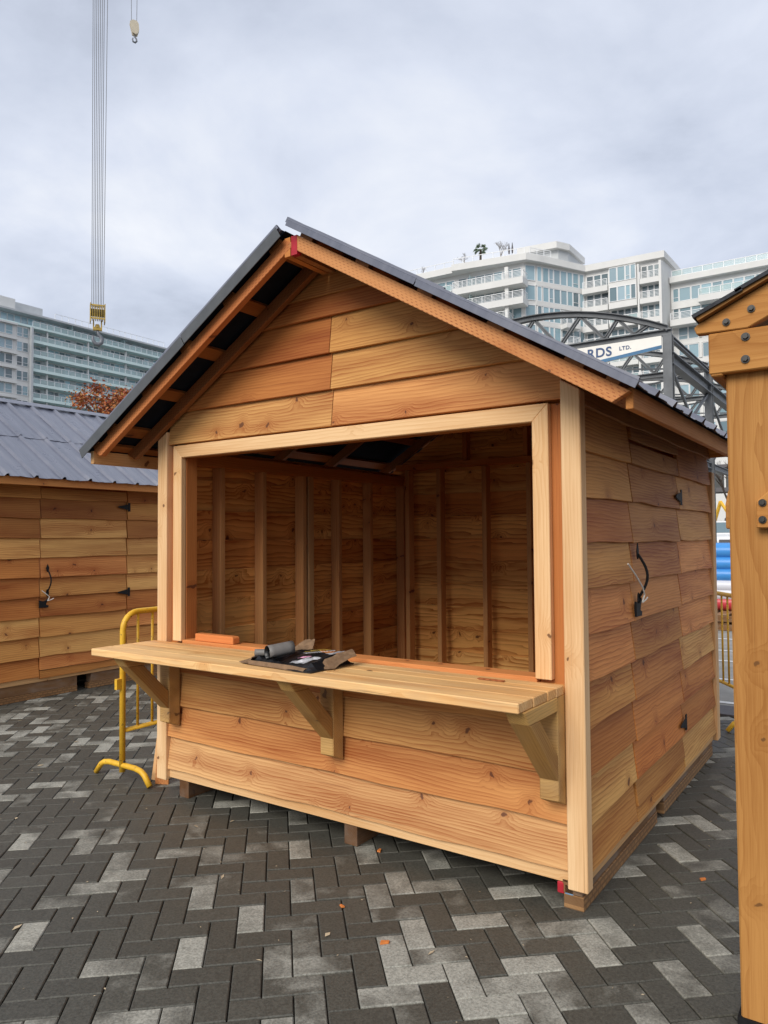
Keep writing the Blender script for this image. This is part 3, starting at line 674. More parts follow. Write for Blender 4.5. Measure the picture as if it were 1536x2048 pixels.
def bag():
    cx, cy, z = -1.43, -0.215, 0.9575
    root = tag(empty('paper_bag', (cx, cy, z), R(-4)), 'crumpled black printed paper bag lying flat on the counter', 'bag')
    rb = random.Random(11)
    # flat crumpled sack, higher at its back and right end
    bm = bmesh.new(); nx, ny = 26, 14; top, bot = {}, {}
    cr = [(rb.uniform(0, 1), rb.uniform(0, 1), rb.uniform(0, 3.14), rb.uniform(-0.012, 0.012)) for _ in range(20)]
    for i in range(nx+1):
        for j in range(ny+1):
            u, v = i/nx, j/ny
            x = -0.235+0.47*u + 0.02*math.sin(v*5+1)*(u-0.5); y_ = -0.17+0.33*v + 0.014*math.sin(u*6)
            k = min(1, min(u, 1-u)*nx/2.0)*min(1, min(v, 1-v)*ny/2.0)
            fold = sum(a*(1 if (u-p0)*math.cos(t)+(v-p1)*math.sin(t) > 0 else -1)*math.exp(-6*((u-p0)**2+(v-p1)**2)) for p0, p1, t, a in cr)
            hgt = 0.006 + k*(0.024 + 0.022*v + 0.010*max(0, u-0.6)*2 + fold + rb.uniform(-0.0015, 0.0015))
            top[i, j] = bm.verts.new((x, y_, hgt)); bot[i, j] = bm.verts.new((x, y_, 0.001)) if i in (0, nx) or j in (0, ny) else None
    for i in range(nx):
        for j in range(ny): bm.faces.new((top[i, j], top[i+1, j], top[i+1, j+1], top[i, j+1]))
    ring = [(i, 0) for i in range(nx)] + [(nx, j) for j in range(ny)] + [(i, ny) for i in range(nx, 0, -1)] + [(0, j) for j in range(ny, 0, -1)]
    for a, b in zip(ring, ring[1:]+ring[:1]): bm.faces.new((bot[a], bot[b], top[b], top[a]))
    link('sack', bm_mesh('sack', bm), 'bag_black', root)
    def sheet_(name, pts, mat, jit=0.004, sub=3):
        bm = bmesh.new(); f = bm.faces.new([bm.verts.new(p) for p in pts])
        bmesh.ops.triangulate(bm, faces=bm.faces); bmesh.ops.subdivide_edges(bm, edges=bm.edges, cuts=sub, use_grid_fill=True)
        for v in bm.verts: v.co += Vector((rb.uniform(-jit, jit), rb.uniform(-jit, jit), rb.uniform(-jit, jit)*0.8))
        o = link(name, bm_mesh(name, bm), mat, root); md = o.modifiers.new('t', 'SOLIDIFY'); md.thickness = 0.001; return o
    # torn brown paper showing along the front edge and the two ends
    sheet_('paper_flap', [(-0.20, -0.186, 0.003), (0.19, -0.182, 0.003), (0.215, -0.168, 0.022), (-0.19, -0.172, 0.026)], 'bag_brown', 0.003)
    sheet_('paper_flap', [(-0.285, -0.165, 0.003), (-0.20, -0.188, 0.006), (-0.185, -0.165, 0.034), (-0.205, -0.09, 0.042), (-0.25, -0.07, 0.030)], 'bag_brown', 0.006)
    sheet_('paper_flap', [(-0.245, -0.08, 0.020), (-0.20, -0.11, 0.046), (-0.15, 0.02, 0.050), (-0.22, 0.05, 0.03)], 'bag_brown', 0.006)
    sheet_('paper_flap', [(0.20, -0.165, 0.01), (0.262, -0.02, 0.008), (0.268, 0.13, 0.05), (0.225, 0.155, 0.078), (0.205, 0.02, 0.058)], 'bag_brown', 0.006)
    sheet_('paper_flap', [(-0.15, 0.07, 0.045), (-0.11, 0.155, 0.098), (-0.06, 0.165, 0.104), (-0.01, 0.11, 0.06)], 'bag_brown', 0.005)
    sheet_('silver_patch', [(0.07, -0.15, 0.034), (0.16, -0.14, 0.036), (0.19, -0.04, 0.056), (0.12, -0.07, 0.055)], 'bag_silver', 0.004)
    sheet_('pink_patch', [(0.06, -0.08, 0.046), (0.11, -0.07, 0.052), (0.12, -0.04, 0.054), (0.075, -0.04, 0.052)], 'bag_pink', 0.002)
    sheet_('silver_patch', [(0.15, 0.03, 0.060), (0.20, 0.04, 0.064), (0.205, 0.12, 0.068), (0.165, 0.11, 0.066)], 'bag_silver', 0.003)
    # curled sheets: grey back outside, black inside
    def curl(a, b, r, turn0, turn1):
        a = Vector(a); b = Vector(b); d = (b-a); e = d.normalized(); s_ = e.cross(EZ).normalized(); bm = bmesh.new(); rows = []
        for q in range(6):
            c = a + d*(q/5); row = []
            for t in range(15):
                th = turn0+(turn1-turn0)*t/14; rr = r*(1-0.10*t/14)
                row.append(bm.verts.new(c + s_*math.cos(th)*rr + EZ*(r+math.sin(th)*rr)))
            rows.append(row)
        for A, B in zip(rows, rows[1:]):
            for t in range(14): bm.faces.new((A[t], A[t+1], B[t+1], B[t]))
        me = bm_mesh('curled_sheet', bm); me.materials.append(M['bag_black2']); me.materials.append(M['bag_grey'])
        o = link('curled_sheet', me, None, root, None, True)
        md = o.modifiers.new('t', 'SOLIDIFY'); md.thickness = 0.0025; md.offset = -1; md.material_offset = 1
    curl((-0.115, -0.125, 0.026), (-0.070, 0.010, 0.040), 0.036, R(-35), R(250))
    curl((-0.215, -0.115, 0.036), (-0.14, -0.07, 0.038), 0.017, R(-60), R(270))
    # printed lettering, worn and only partly legible
    def text(body, size, loc, rz, mat):
        c = bpy.data.curves.new('t', 'FONT'); c.body = body; c.size = size; c.extrude = 0.0003
        to = bpy.data.objects.new('t', c); col.objects.link(to); bpy.context.view_layer.update()
        me = bpy.data.meshes.new_from_object(to.evaluated_get(bpy.context.evaluated_depsgraph_get())); bpy.data.objects.remove(to)
        me.name = 'lettering'; me.materials.clear(); o = link('lettering', me, mat, root)
        o.location = loc; o.rotation_euler = (0, R(0), rz); return o
    text('OUTDOOR', 0.034, (0.125, 0.125, 0.066), R(-112), 'ink_white')
    text('LED STRING', 0.027, (0.085, 0.135, 0.066), R(-112), 'ink_yellow')
    text('LIGHTS', 0.027, (0.05, 0.135, 0.065), R(-112), 'ink_yellow')
M['bag_black'] = plain('black_print', (0.012, 0.012, 0.014), 0.35, 0.5, 0.0, 0.3, 25)
M['bag_black2'] = plain('black_lining', (0.008, 0.008, 0.009), 0.4, 0.5)
M['bag_brown'] = plain('brown_paper', (0.21, 0.13, 0.075), 0.8, 0.2, 0.0, 0.25, 30)
M['bag_grey'] = plain('grey_vinyl', (0.17, 0.16, 0.15), 0.5, 0.4, 0.0, 0.1, 20)
M['bag_silver'] = plain('silver_print', (0.42, 0.42, 0.44), 0.35, 0.5, 0.0, 0.5, 40)
M['bag_pink'] = plain('pink_print', (0.62, 0.30, 0.42), 0.4, 0.4, 0.0, 0.3, 40)
M['ink_white'] = plain('white_ink', (0.7, 0.7, 0.7), 0.5); M['ink_yellow'] = plain('yellow_ink', (0.55, 0.36, 0.06), 0.5)
bag()
# a pale scrap and an orange offcut left on the counter
sc1 = plank('wood_scrap', (-0.467, -0.10, 0.9585), EX, EY, [(0, 0), (0.13, 0.0), (0.13, 0.022), (0, 0.022)], -0.003, 'rafter', None, (0.75, 0.55, 0.5), 0)
tag(sc1, 'thin reddish strip of wood lying near the right end of the counter', 'wood scrap')

M['chip'] = plain('orange_chip', (0.62, 0.20, 0.05), 0.7, 0.2, 0.0, 0.3, 60)
chips = [(-1.115, 0.045, 0.032, 'orange wood chip near the middle foot of the open hut'), (-0.92, -0.51, 0.024, 'small orange wood chip on the dark pavers'), (-0.62, -0.67, 0.036, 'largest orange wood chip in the foreground paving'), (0.33, 0.62, 0.03, 'brown wood sliver on the pavers right of the open hut')]
for x, y, s_, lb in chips:
    a = random.uniform(0, 3)
    o = plank('wood_chip', (x, y, GZ+0.009), (math.cos(a), math.sin(a), 0), (-math.sin(a), math.cos(a), 0), [(0, 0), (s_, 0.002), (s_*1.15, s_*0.45), (s_*0.2, s_*0.6)], 0.008, 'chip', None, None, 0.001)
    tag(o, lb, 'wood chip', 'wood chips on the paving')

# sawdust flakes, leaf bits and grit scattered over the paving
vv, ff = [], []
rl = random.Random(5)
for k in range(520):
    x, y = rl.uniform(-6, 2.2), rl.uniform(-2.2, 3.8)
    if -2.8 < x < 0 and 0 < y < 2.8: continue
    a = rl.uniform(0, 6.28); l_ = rl.uniform(0.003, 0.009) if rl.random() < 0.85 else rl.uniform(0.012, 0.03); w_ = l_*rl.uniform(0.2, 0.6); z = GZ+rl.uniform(0.002, 0.005)
    u = (math.cos(a)*l_, math.sin(a)*l_); v = (-math.sin(a)*w_, math.cos(a)*w_); i = len(vv)
    vv += [(x-u[0], y-u[1], z), (x+v[0], y+v[1], z+0.002), (x+u[0], y+u[1], z), (x-v[0], y-v[1], z+0.001)]; ff.append((i, i+1, i+2, i+3))
M['grit'] = plain('pale_flakes', (0.45, 0.36, 0.24), 0.8, 0.2, 0.0, 0.6, 3.0)
gr = stuff(link('litter', mesh_from('litter', vv, ff), 'grit')); tag(gr, 'pale sawdust flakes and leaf bits scattered over the paving', 'litter')

# ================================================================== old shipyard steel frame with its sign
def steel_frame():
    YT, XR, ZB, BAY = 18.0, -3.83, 7.16, 5.45
    XL = -12.0; xm = (XL+XR)/2; hs = (XR-XL)/2
    root = tag(empty('steel_frame', (XR, YT, GZ)), 'grey riveted steel frame of arched trusses carrying a shipyard name board', 'steel frame')
    def bar(name, a, b, w_, d_, parent=root):
        # I-section: two flanges and a web
        a = Vector(a)-root.location; b = Vector(b)-root.location
        ex = (b-a).normalized(); up = EZ if abs(ex.z) < 0.9 else EY; ey = (up-ex*ex.dot(up)).normalized(); ez = ex.cross(ey); L = (b-a).length
        bm = bmesh.new()
        bm_box(bm, 0, L, -d_/2, -d_/2+0.03, -w_/2, w_/2); bm_box(bm, 0, L, d_/2-0.03, d_/2, -w_/2, w_/2); bm_box(bm, 0, L, -d_/2+0.03, d_/2-0.03, -0.015, 0.015)
        o = link(name, bm_mesh(name, bm), 'steel', parent); return axes(o, a, ex, ey, ez)
    arch = lambda x: ZB + 0.10 + 0.98*(1-((x-xm)/hs)**2)
    for f in range(4):
        y = YT + BAY*f
        for x in (XL, XR): bar('column', (x, y, GZ), (x, y, ZB), 0.24, 0.25)
        bar('bottom_chord', (XL-0.1, y, ZB+0.09), (XR+0.1, y, ZB+0.09), 0.2, 0.17)
        # arched top chord
        N = 16; bm = bmesh.new(); P = [(XL+(XR-XL)*i/N, arch(XL+(XR-XL)*i/N)+0.1) for i in range(N+1)]
        for (xa, za), (xb, zb) in zip(P, P[1:]):
            for d0, d1, hw in ((-0.085, -0.06, 0.1), (0.06, 0.085, 0.1), (-0.06, 0.06, 0.014)):
                v = [bm.verts.new((x-XR, y-YT+s_*hw, z+d-GZ)) for x, z in ((xa, za), (xb, zb)) for d in (d0, d1) for s_ in (-1, 1)]
                for q in ((0,1,3,2),(4,6,7,5),(0,4,5,1),(2,3,7,6),(0,2,6,4),(1,5,7,3)): bm.faces.new([v[i] for i in q])
        link('top_chord', bm_mesh('top_chord', bm), 'steel', root)
        nodes_t = [XL+1.1+i*1.23*1.2 for i in range(6)]; nodes_t = [-10.9, -9.3, -7.75, -6.30, -5.20, -4.35]; nodes_b = [-10.1, -8.5, -6.95, -5.58, -4.74]
        for i, xb in enumerate(nodes_b):
            for xt in (nodes_t[i], nodes_t[i+1]): bar('web', (xb, y, ZB+0.16), (xt, y, arch(xt)+0.05), 0.1, 0.1)
    for x in (XL, XR):
        bar('side_beam', (x, YT, ZB-0.62), (x, YT+BAY*3, ZB-0.62), 0.26, 0.34)
        bar('side_beam', (x, YT, ZB+0.0), (x, YT+BAY*3, ZB+0.0), 0.12, 0.14)
        for f in range(3):
            bar('brace', (x, YT+BAY*f, ZB-0.7), (x, YT+BAY*(f+1), ZB-3.2), 0.07, 0.07); bar('brace', (x, YT+BAY*(f+1), ZB-0.7), (x, YT+BAY*f, ZB-3.2), 0.07, 0.07)
            bar('side_beam', (x, YT+BAY*f, ZB-3.2), (x, YT+BAY*(f+1), ZB-3.2), 0.15, 0.2)
    for f in range(3):
        bar('brace', (XL, YT+BAY*f, ZB+0.1), (XR, YT+BAY*(f+1), ZB+0.1), 0.05, 0.05); bar('brace', (XR, YT+BAY*f, ZB+0.1), (XL, YT+BAY*(f+1), ZB+0.1), 0.05, 0.05)
    # name board under the first truss
    ys = YT - 0.16
    pts = [(-9.2, 6.15), (-7.6, 6.33), (-5.80, 6.60), (-3.97, 6.79), (-3.97, 7.14), (-9.2, 7.14)]
    sb = plank('sign_board', Vector((-9.2, ys, 6.15))-root.location, EX, EZ, [(x+9.2, z-6.15) for x, z in pts], 0.06, 'sign_white', root, None, 0)
    def sub(o, loc): o.parent = sb; o.matrix_local = Matrix.Translation(loc); return o
    st = [(-9.2, 6.15), (-7.6, 6.33), (-5.80, 6.60), (-3.97, 6.79), (-3.97, 6.88), (-5.80, 6.70), (-7.6, 6.43), (-9.2, 6.25)]
    s2 = plank('blue_stripe', (0, 0, 0.004), EX, EY, [(x+9.2, z-6.15) for x, z in st], 0.004, 'sign_blue', sb, None, 0)
    for body, size, x, z in (('RDS', 0.37, -6.06, 6.80), ('LTD.', 0.15, -5.13, 6.905)):
        c = bpy.data.curves.new('t', 'FONT'); c.body = body; c.size = size; c.extrude = 0.003; c.offset = size*0.022; c.space_character = 1.1
        to = bpy.data.objects.new('t', c); col.objects.link(to); bpy.context.view_layer.update()
        me = bpy.data.meshes.new_from_object(to.evaluated_get(bpy.context.evaluated_depsgraph_get())); bpy.data.objects.remove(to)
        me.name = 'lettering'; me.materials.clear(); o = link('lettering', me, 'sign_blue2', sb)
        o.location = (x+9.2, z-6.15, 0.006); o.scale = (1.02, 1.0, 1.0)
M['sign_white'] = plain('sign_white', (0.78, 0.76, 0.71), 0.6, 0.3, 0.0, 0.06, 2)
M['sign_blue'] = plain('sign_blue', (0.07, 0.17, 0.30), 0.6, 0.3, 0.0, 0.2, 3); M['sign_blue2'] = plain('sign_navy', (0.06, 0.10, 0.20), 0.6)
steel_frame()

# ================================================================== apartment buildings
class Facade:
    """A to B is left to right as seen from the square; u runs along it, d outwards"""
    def __init__(s, root, A, B):
        s.root = root; s.A = Vector((A[0], A[1], 0)); s.B = Vector((B[0], B[1], 0)); s.L = (s.B-s.A).length
        s.e = (s.B-s.A).normalized(); s.n = Vector((s.e.y, -s.e.x, 0))
        s.m = Matrix((s.e, s.n, EZ)).transposed().to_4x4(); s.m.translation = s.A - Vector(root.location)
    def put(s, name, bm, mat, parent=None, color=None):
        bmesh.ops.recalc_face_normals(bm, faces=bm.faces)
        me = bm_mesh(name, bm); me.transform(s.m)
        me.flip_normals() if s.m.determinant() < 0 else None
        return link(name, me, mat, parent or s.root, color)
    def box(s, name, u0, u1, d0, d1, z0, z1, mat, parent=None, color=None):
        bm = bmesh.new(); bm_box(bm, u0, u1, d0, d1, z0, z1); return s.put(name, bm, mat, parent, color)
    def window(s, u0, u1, z0, z1, d=0.0, dark=1.0, transom=False):
        t = 0.07; bm = bmesh.new()
        bm_box(bm, u0, u1, d, d+0.1, z1-t, z1); bm_box(bm, u0, u1, d, d+0.1, z0, z0+t)
        bm_box(bm, u0, u0+t, d, d+0.1, z0+t, z1-t); bm_box(bm, u1-t, u1, d, d+0.1, z0+t, z1-t)
        if transom: bm_box(bm, u0+t, u1-t, d, d+0.09, z0+0.62, z0+0.68)
        o = s.put('window', bm, 'rail_white')
        k = dark*random.choice((0.55, 0.8, 0.95, 1.0, 1.1, 1.2)); wv = random.uniform(0.95, 1.08)
        s.box('pane', u0+t, u1-t, d, d+0.03, z0+t, z1-t, 'pane', o, (k*wv, k, k*0.98))
    def railing(s, u0, u1, d, z, h=1.0, glassy=0.0, ends=(0, 0), rails=4):
        bm = bmesh.new(); n = max(1, round((u1-u0)/1.5))
        for i in range(n+1):
            u = u0+(u1-u0)*i/n; bm_box(bm, u-0.04, u+0.04, d-0.04, d+0.04, z, z+h)
        bm_box(bm, u0, u1, d-0.045, d+0.045, z+h-0.06, z+h+0.02)
        for r_ in range(rails):
            zz = z+0.12+(h-0.2)*r_/max(1, rails); bm_box(bm, u0, u1, d-0.02, d+0.02, zz, zz+0.05)
        for side, uu in ((ends[0], u0), (ends[1], u1)):
            if side:
                bm_box(bm, uu-0.045, uu+0.045, 0.05, d, z+h-0.06, z+h+0.02)
                for r_ in range(rails): zz = z+0.12+(h-0.2)*r_/max(1, rails); bm_box(bm, uu-0.02, uu+0.02, 0.05, d, zz, zz+0.05)
        o = s.put('railing', bm, 'rail_white')
        if glassy: s.box('railing_glass', u0+0.05, u1-0.05, d-0.012, d+0.012, z+0.05, z+h*0.95, 'rail_glass', o)
def mass(root, name, pts, z0, z1, mat):
    v = [Vector((x, y, z))-Vector(root.location) for z in (z0, z1) for x, y in pts]; n = len(pts)
    f = [tuple(range(n))[::-1], tuple(range(n, 2*n))] + [(i, (i+1)%n, n+(i+1)%n, n+i) for i in range(n)]
    me = mesh_from(name, v, f); bm = bmesh.new(); bm.from_mesh(me); bmesh.ops.recalc_face_normals(bm, faces=bm.faces); bm.to_mesh(me); bm.free()
    return link(name, me, mat, root)
def plan(root, name, pts, z0, z1, mat): return mass(root, name, pts, z0, z1, mat)

def right_block():
    random.seed(21)
    root = tag(empty('apartment_building', (-35, 110, GZ)), 'white zigzag apartment block with railed balconies at upper right', 'building')
    H = 44.0; FH = 3.0; NF = 8
    fl = [H-0.95-FH*(k+1) for k in range(NF)]               # floor levels, from the top down
    # body
    P = [(-64, 97.6), (-43.4, 99.4), (-42.2, 100.9), (-37.4, 109.3), (-25.9, 110.1), (-25.7, 116.3), (-25.7, 128), (-64, 128)]
    plan(root, 'wall', P, GZ, H-1.0, 'white_paint')
    R_ = [(-64.3, 96.4), (-54.3, 97.0), (-54.0, 96.2), (-42.6, 98.4), (-41.3, 100.4), (-37.1, 108.6), (-25.5, 109.4), (-25.3, 116.5), (-25.3, 128), (-64.3, 128)]
    plan(root, 'roof', R_, H-1.0, H, 'white_paint')
    # penthouse
    plan(root, 'penthouse', [(-45.3, 103.2), (-39.8, 104.2), (-38.9, 106), (-38.9, 112), (-45.3, 112)], H, 45.7, 'grey_wall')
    plan(root, 'penthouse_roof', [(-45.8, 102.4), (-39.7, 103.3), (-38.5, 105.6), (-38.5, 112.5), (-45.8, 112.5)], 45.7, 46.7, 'white_paint')
    # wing 1 and 2: long projecting balconies
    F1 = Facade(root, (-64, 97.6), (-54.3, 98.45)); F2 = Facade(root, (-54.3, 98.45), (-43.4, 99.4))
    for k, z in enumerate(fl):
        for F, d, n in ((F1, 1.5, 6), (F2, 2.3 if k < 2 else 3.0, 7)):
            u1 = F.L-0.3 if F is F1 else F.L+(0.6 if k < 2 else -1.6)
            F.box('balcony', 0.2, u1, 0.02, d, z-0.35-0.55, z+0.12, 'white_paint')
            F.railing(0.25, u1-0.05, d-0.1, z+0.12, 1.0, 0.6 if F is F1 else 0, (1, 1), 1 if F is F1 else 4)
            for i in range(n):
                w_ = (F.L-0.6)/n; F.window(0.3+i*w_, 0.3+(i+1)*w_-0.05, z+0.15, z+2.25, 0.02, 0.75, False)
        F2.box('column', F2.L*0.78, F2.L*0.78+0.55, 1.3, 1.8, z+0.12, z+FH-0.9, 'white_paint')
        F2.box('privacy_screen', F2.L*0.26, F2.L*0.26+0.06, 0.1, 1.8, z+0.12, z+2.0, 'rail_glass')
    # corner bay: glass between spandrels
    F3 = Facade(root, (-42.2, 100.9), (-37.4, 109.3)); F0 = Facade(root, (-43.4, 99.4), (-42.2, 100.9))
    for k, z in enumerate(fl):
        F0.window(0.15, F0.L-0.1, z+0.3, z+2.6, 0.02, 0.9)
        F3.box('spandrel', 0.02, F3.L-0.05, 0.0, 0.14, z-0.40, z+0.28, 'white_paint')
        us = [0.15, 1.3, 2.5, 3.4, 4.7, 6.0, 7.1, 8.3, F3.L-0.2]
        for i, (a, b) in enumerate(zip(us, us[1:])):
            if k > 1 and i in (4, 5): continue
            if i in (2, 6): F3.window(a, b-0.06, z+0.3, z+2.58, 0.03, 0.9, True)
            elif i == 0 or i == 7: F3.window(a+0.1, b-0.2, z+0.3, z+2.58, 0.03, 1.1)
            else: F3.window(a, b-0.06, z+0.3, z+2.58, 0.03)
        if k > 1:
            F3.box('balcony', 4.6, 7.2, 0.02, 1.6, z-0.6, z+0.12, 'white_paint'); F3.railing(4.65, 7.15, 1.5, z+0.12, 1.0, 0, (1, 1), 4)
            F3.window(4.8, 5.9, z+0.15, z+2.4, 0.02, 0.5); F3.window(5.9, 7.0, z+0.15, z+2.4, 0.02, 0.5)
    # middle: balconies, projecting glass bay, balconies
    F4 = Facade(root, (-37.4, 109.3), (-25.9, 110.1))
    for k, z in enumerate(fl):
        F4.box('balcony', -0.2, 3.7, 0.02, 1.3, z-0.75, z+0.12, 'white_paint'); F4.railing(-0.1, 3.6, 1.2, z+0.12, 1.0, 0, (0, 0), 4)
        for i in range(3): F4.window(0.2+i*1.15, 0.2+i*1.15+1.08, z+0.15, z+2.3, 0.02, 0.38)
        if k < 2:
            F4.box('bay', 3.85, 8.0, 0.0, 1.35, z-0.75, z+FH-0.75, 'white_paint')
            us = [4.0, 5.2, 6.4, 7.15, 7.95]
            for i, (a, b) in enumerate(zip(us, us[1:])): F4.window(a, b-0.06, z+0.28, z+2.5, 1.35, 0.95, i == 2)
        else:
            F4.box('balcony', 3.9, 8.0, 0.02, 1.2, z-0.6, z+0.12, 'white_paint'); F4.railing(3.9, 8.0, 1.1, z+0.12, 1.0, 0.5, (0, 0), 1)
            for i in range(4): F4.window(3.9+i*1.02, 3.9+i*1.02+0.96, z+0.15, z+2.3, 0.02, 0.5)
        F4.box('pier', 8.1, 8.35, 0.0, 1.3, z-0.6, z+FH-0.6, 'white_paint'); F4.box('pier', F4.L-0.35, F4.L, 0.0, 1.35, z-0.6, z+FH-0.6, 'white_paint')
        F4.box('balcony', 8.4, F4.L-0.36, 0.02, 1.3, z-0.7, z+0.12, 'white_paint'); F4.railing(8.4, F4.L-0.36, 1.2, z+0.12, 1.0, 0, (0, 0), 4)
        for i in range(3): F4.window(8.5+i*0.9, 8.5+i*0.9+0.84, z+0.15, z+2.3, 0.02, 0.4 if k < 2 else 0.8)
    # right wing, one storey lower
    H6 = 41.0; P6 = [(-25.7, 114.0), (-8, 114.4), (-8, 130), (-25.7, 130)]
    plan(root, 'wall', P6, GZ, H6-0.9, 'white_paint'); plan(root, 'roof', [(-25.65, 113.0), (-7.4, 113.4), (-7.4, 130.5), (-25.65, 130.5)], H6-0.9, H6, 'white_paint')
    F6 = Facade(root, (-25.7, 114.0), (-8, 114.4)); f6 = [H6-0.95-FH*(k+1) for k in range(8)]
    F6.railing(0.3, F6.L, 0.6, H6, 1.0, 0.4, (1, 0), 1)
    for k, z in enumerate(f6):
        if k < 2:
            u0 = 4.2 if k == 0 else 0.2
            F6.box('balcony', u0, F6.L, 0.02, 2.0, z-0.85, z+0.12, 'white_paint'); F6.railing(u0+0.05, F6.L, 1.9, z+0.12, 1.0, 0.5 if k == 0 else 0, (1, 0), 1 if k == 0 else 4)
            if k == 0: F6.box('spandrel', 0.1, 4.2, 0.0, 0.2, z-0.85, z+0.2, 'white_paint')
            us = [0.3, 1.2, 2.9, 4.3] + [4.4+i*1.45 for i in range(1, 10)]
            for i, (a, b) in enumerate(zip(us, us[1:])): F6.window(a, b-0.07, z+0.25, z+2.3, 0.03, 1.05 if k == 0 else 0.75, i == 0)
        else:
            F6.box('spandrel', 0.05, F6.L, 0.0, 0.1, z-0.45, z+0.3, 'white_paint')
            us = [1.0, 2.4, 3.9, 4.35, 6.0, 6.4, 7.9, 8.5, 10.2, 12.0, 14.0, 16.0]
            for i, (a, b) in enumerate(zip(us, us[1:])):
                if i in (2, 4, 6): F6.box('pier', a, b-0.07, 0.0, 0.25, z+0.3, z+FH-0.45, 'white_paint')
                else: F6.window(a, b-0.07, z+0.32, z+2.5, 0.03, 0.95, i % 2 == 0)
    # roof terrace rails and planting
    FR = Facade(root, (-64, 97.0), (-54.3, 97.6)); FR.railing(0, FR.L, 0.2, H, 1.0, 0, (0, 0), 1)
    FR = Facade(root, (-54.0, 96.9), (-43, 98.9)); FR.railing(0, FR.L, 0.2, H, 1.0, 0, (0, 0), 1)
    FR = Facade(root, (-42.5, 99.4), (-40.5, 102.6)); FR.railing(0, FR.L, 0.2, H, 1.0, 0, (0, 0), 3)
    return root
right_block()

def left_block():
    random.seed(33)
    root = tag(empty('apartment_building', (-142, 90, GZ)), 'long apartment block with pale aqua balcony bands at far left', 'building')
    H = 46.0; FH = 2.82; X0 = -136.3
    fl = [43.55-FH*k for k in range(8)]
    plan(root, 'wall', [(X0, 48), (X0, 75.9), (X0-1.5, 75.9), (X0-1.5, 130), (X0-16, 130), (X0-16, 48)], GZ, 43.4, 'white_paint')
    plan(root, 'penthouse', [(X0-1.8, 48), (X0-1.8, 130), (X0-15, 130), (X0-15, 48)], 43.4, 45.7, 'grey_wall')
    plan(root, 'roof', [(X0+0.5, 48), (X0+0.5, 130), (X0-16, 130), (X0-16, 48)], 45.7, 46.05, 'grey_wall')
    plan(root, 'plant_room', [(X0-3, 69.5), (X0-3, 80), (X0-9, 80), (X0-9, 69.5)], 46.05, 48.6, 'grey_wall')
    plan(root, 'plant_room', [(X0-2.4, 70.4), (X0-2.4, 74), (X0-6, 74), (X0-6, 70.4)], 46.05, 48.9, 'white_paint')
    FP = Facade(root, (X0-1.8, 48), (X0-1.8, 130)); FP.railing(33, 60, 1.6, 46.05, 1.3, 0, (0, 0), 0)
    for i in range(48):
        u = 16+i*1.35; FP.window(u, u+1.28, 43.75, 45.6, 0.02, 1.35)  # panes lightened in colour to stand in for distance haze
    FP.box('slab', 0, FP.L, 0.0, 2.3, 43.2, 43.6, 'aqua_slab'); FP.railing(28, FP.L-2, 2.2, 43.6, 1.0, 1, (0, 0), 0)
    for u in (36.5, 49.0): FP.box('privacy_screen', u, u+0.12, 0.1, 2.1, 43.6, 45.6, 'rail_glass')
    FA = Facade(root, (X0, 48), (X0, 75.9))
    for k, z in enumerate(fl[1:]):
        FA.box('ledge', 10, FA.L-3.0, 0.0, 0.7, z+FH-0.55, z+FH-0.2, 'white_paint')
        for j, (a, b, t) in enumerate(((14.6, 17.3, 0), (17.4, 18.7, 1), (18.8, 20.2, 0), (21.3, 22.7, 0), (22.8, 24.2, 1), (24.3, 24.9, 0), (25.0, 26.1, 1), (26.2, 27.3, 1))):
            if j == 5: continue
            FA.window(a, b, z+0.35, z+2.2, 0.02, 0.95 if t == 0 else random.choice((0.4, 1.0)), bool(t))
        FA.box('pier', FA.L-0.42, FA.L, 0.0, 0.9, z-0.3, z+FH-0.3, 'grey_wall')
    FB = Facade(root, (X0-1.5, 75.9), (X0-1.5, 130))
    for k, z in enumerate(fl[1:]):
        FB.box('balcony', 0.15, FB.L, 0.02, 2.1, z-0.36, z+0.20, 'aqua_slab'); FB.railing(0.2, FB.L, 2.0, z+0.20, 0.95, 1, (1, 0), 0)
        u = 0.3; i = 0
        while u < 36:
            w_ = (1.3, 1.3, 1.1, 1.8, 1.0)[i % 5]
            if i % 5 == 2: FB.box('pier', u, u+w_-0.06, 0.0, 0.15, z+0.3, z+FH-0.45, 'grey_wall')
            else: FB.window(u, u+w_-0.06, z+0.3, z+2.25, 0.02, random.choice((0.5, 0.9, 1.3)))
            u += w_; i += 1
        for u in (3.2, 12.3, 21.5, 30.5): FB.box('column', u, u+0.3, 1.2, 1.6, z+0.25, z+FH-0.42, 'white_paint')
    return root
left_block()

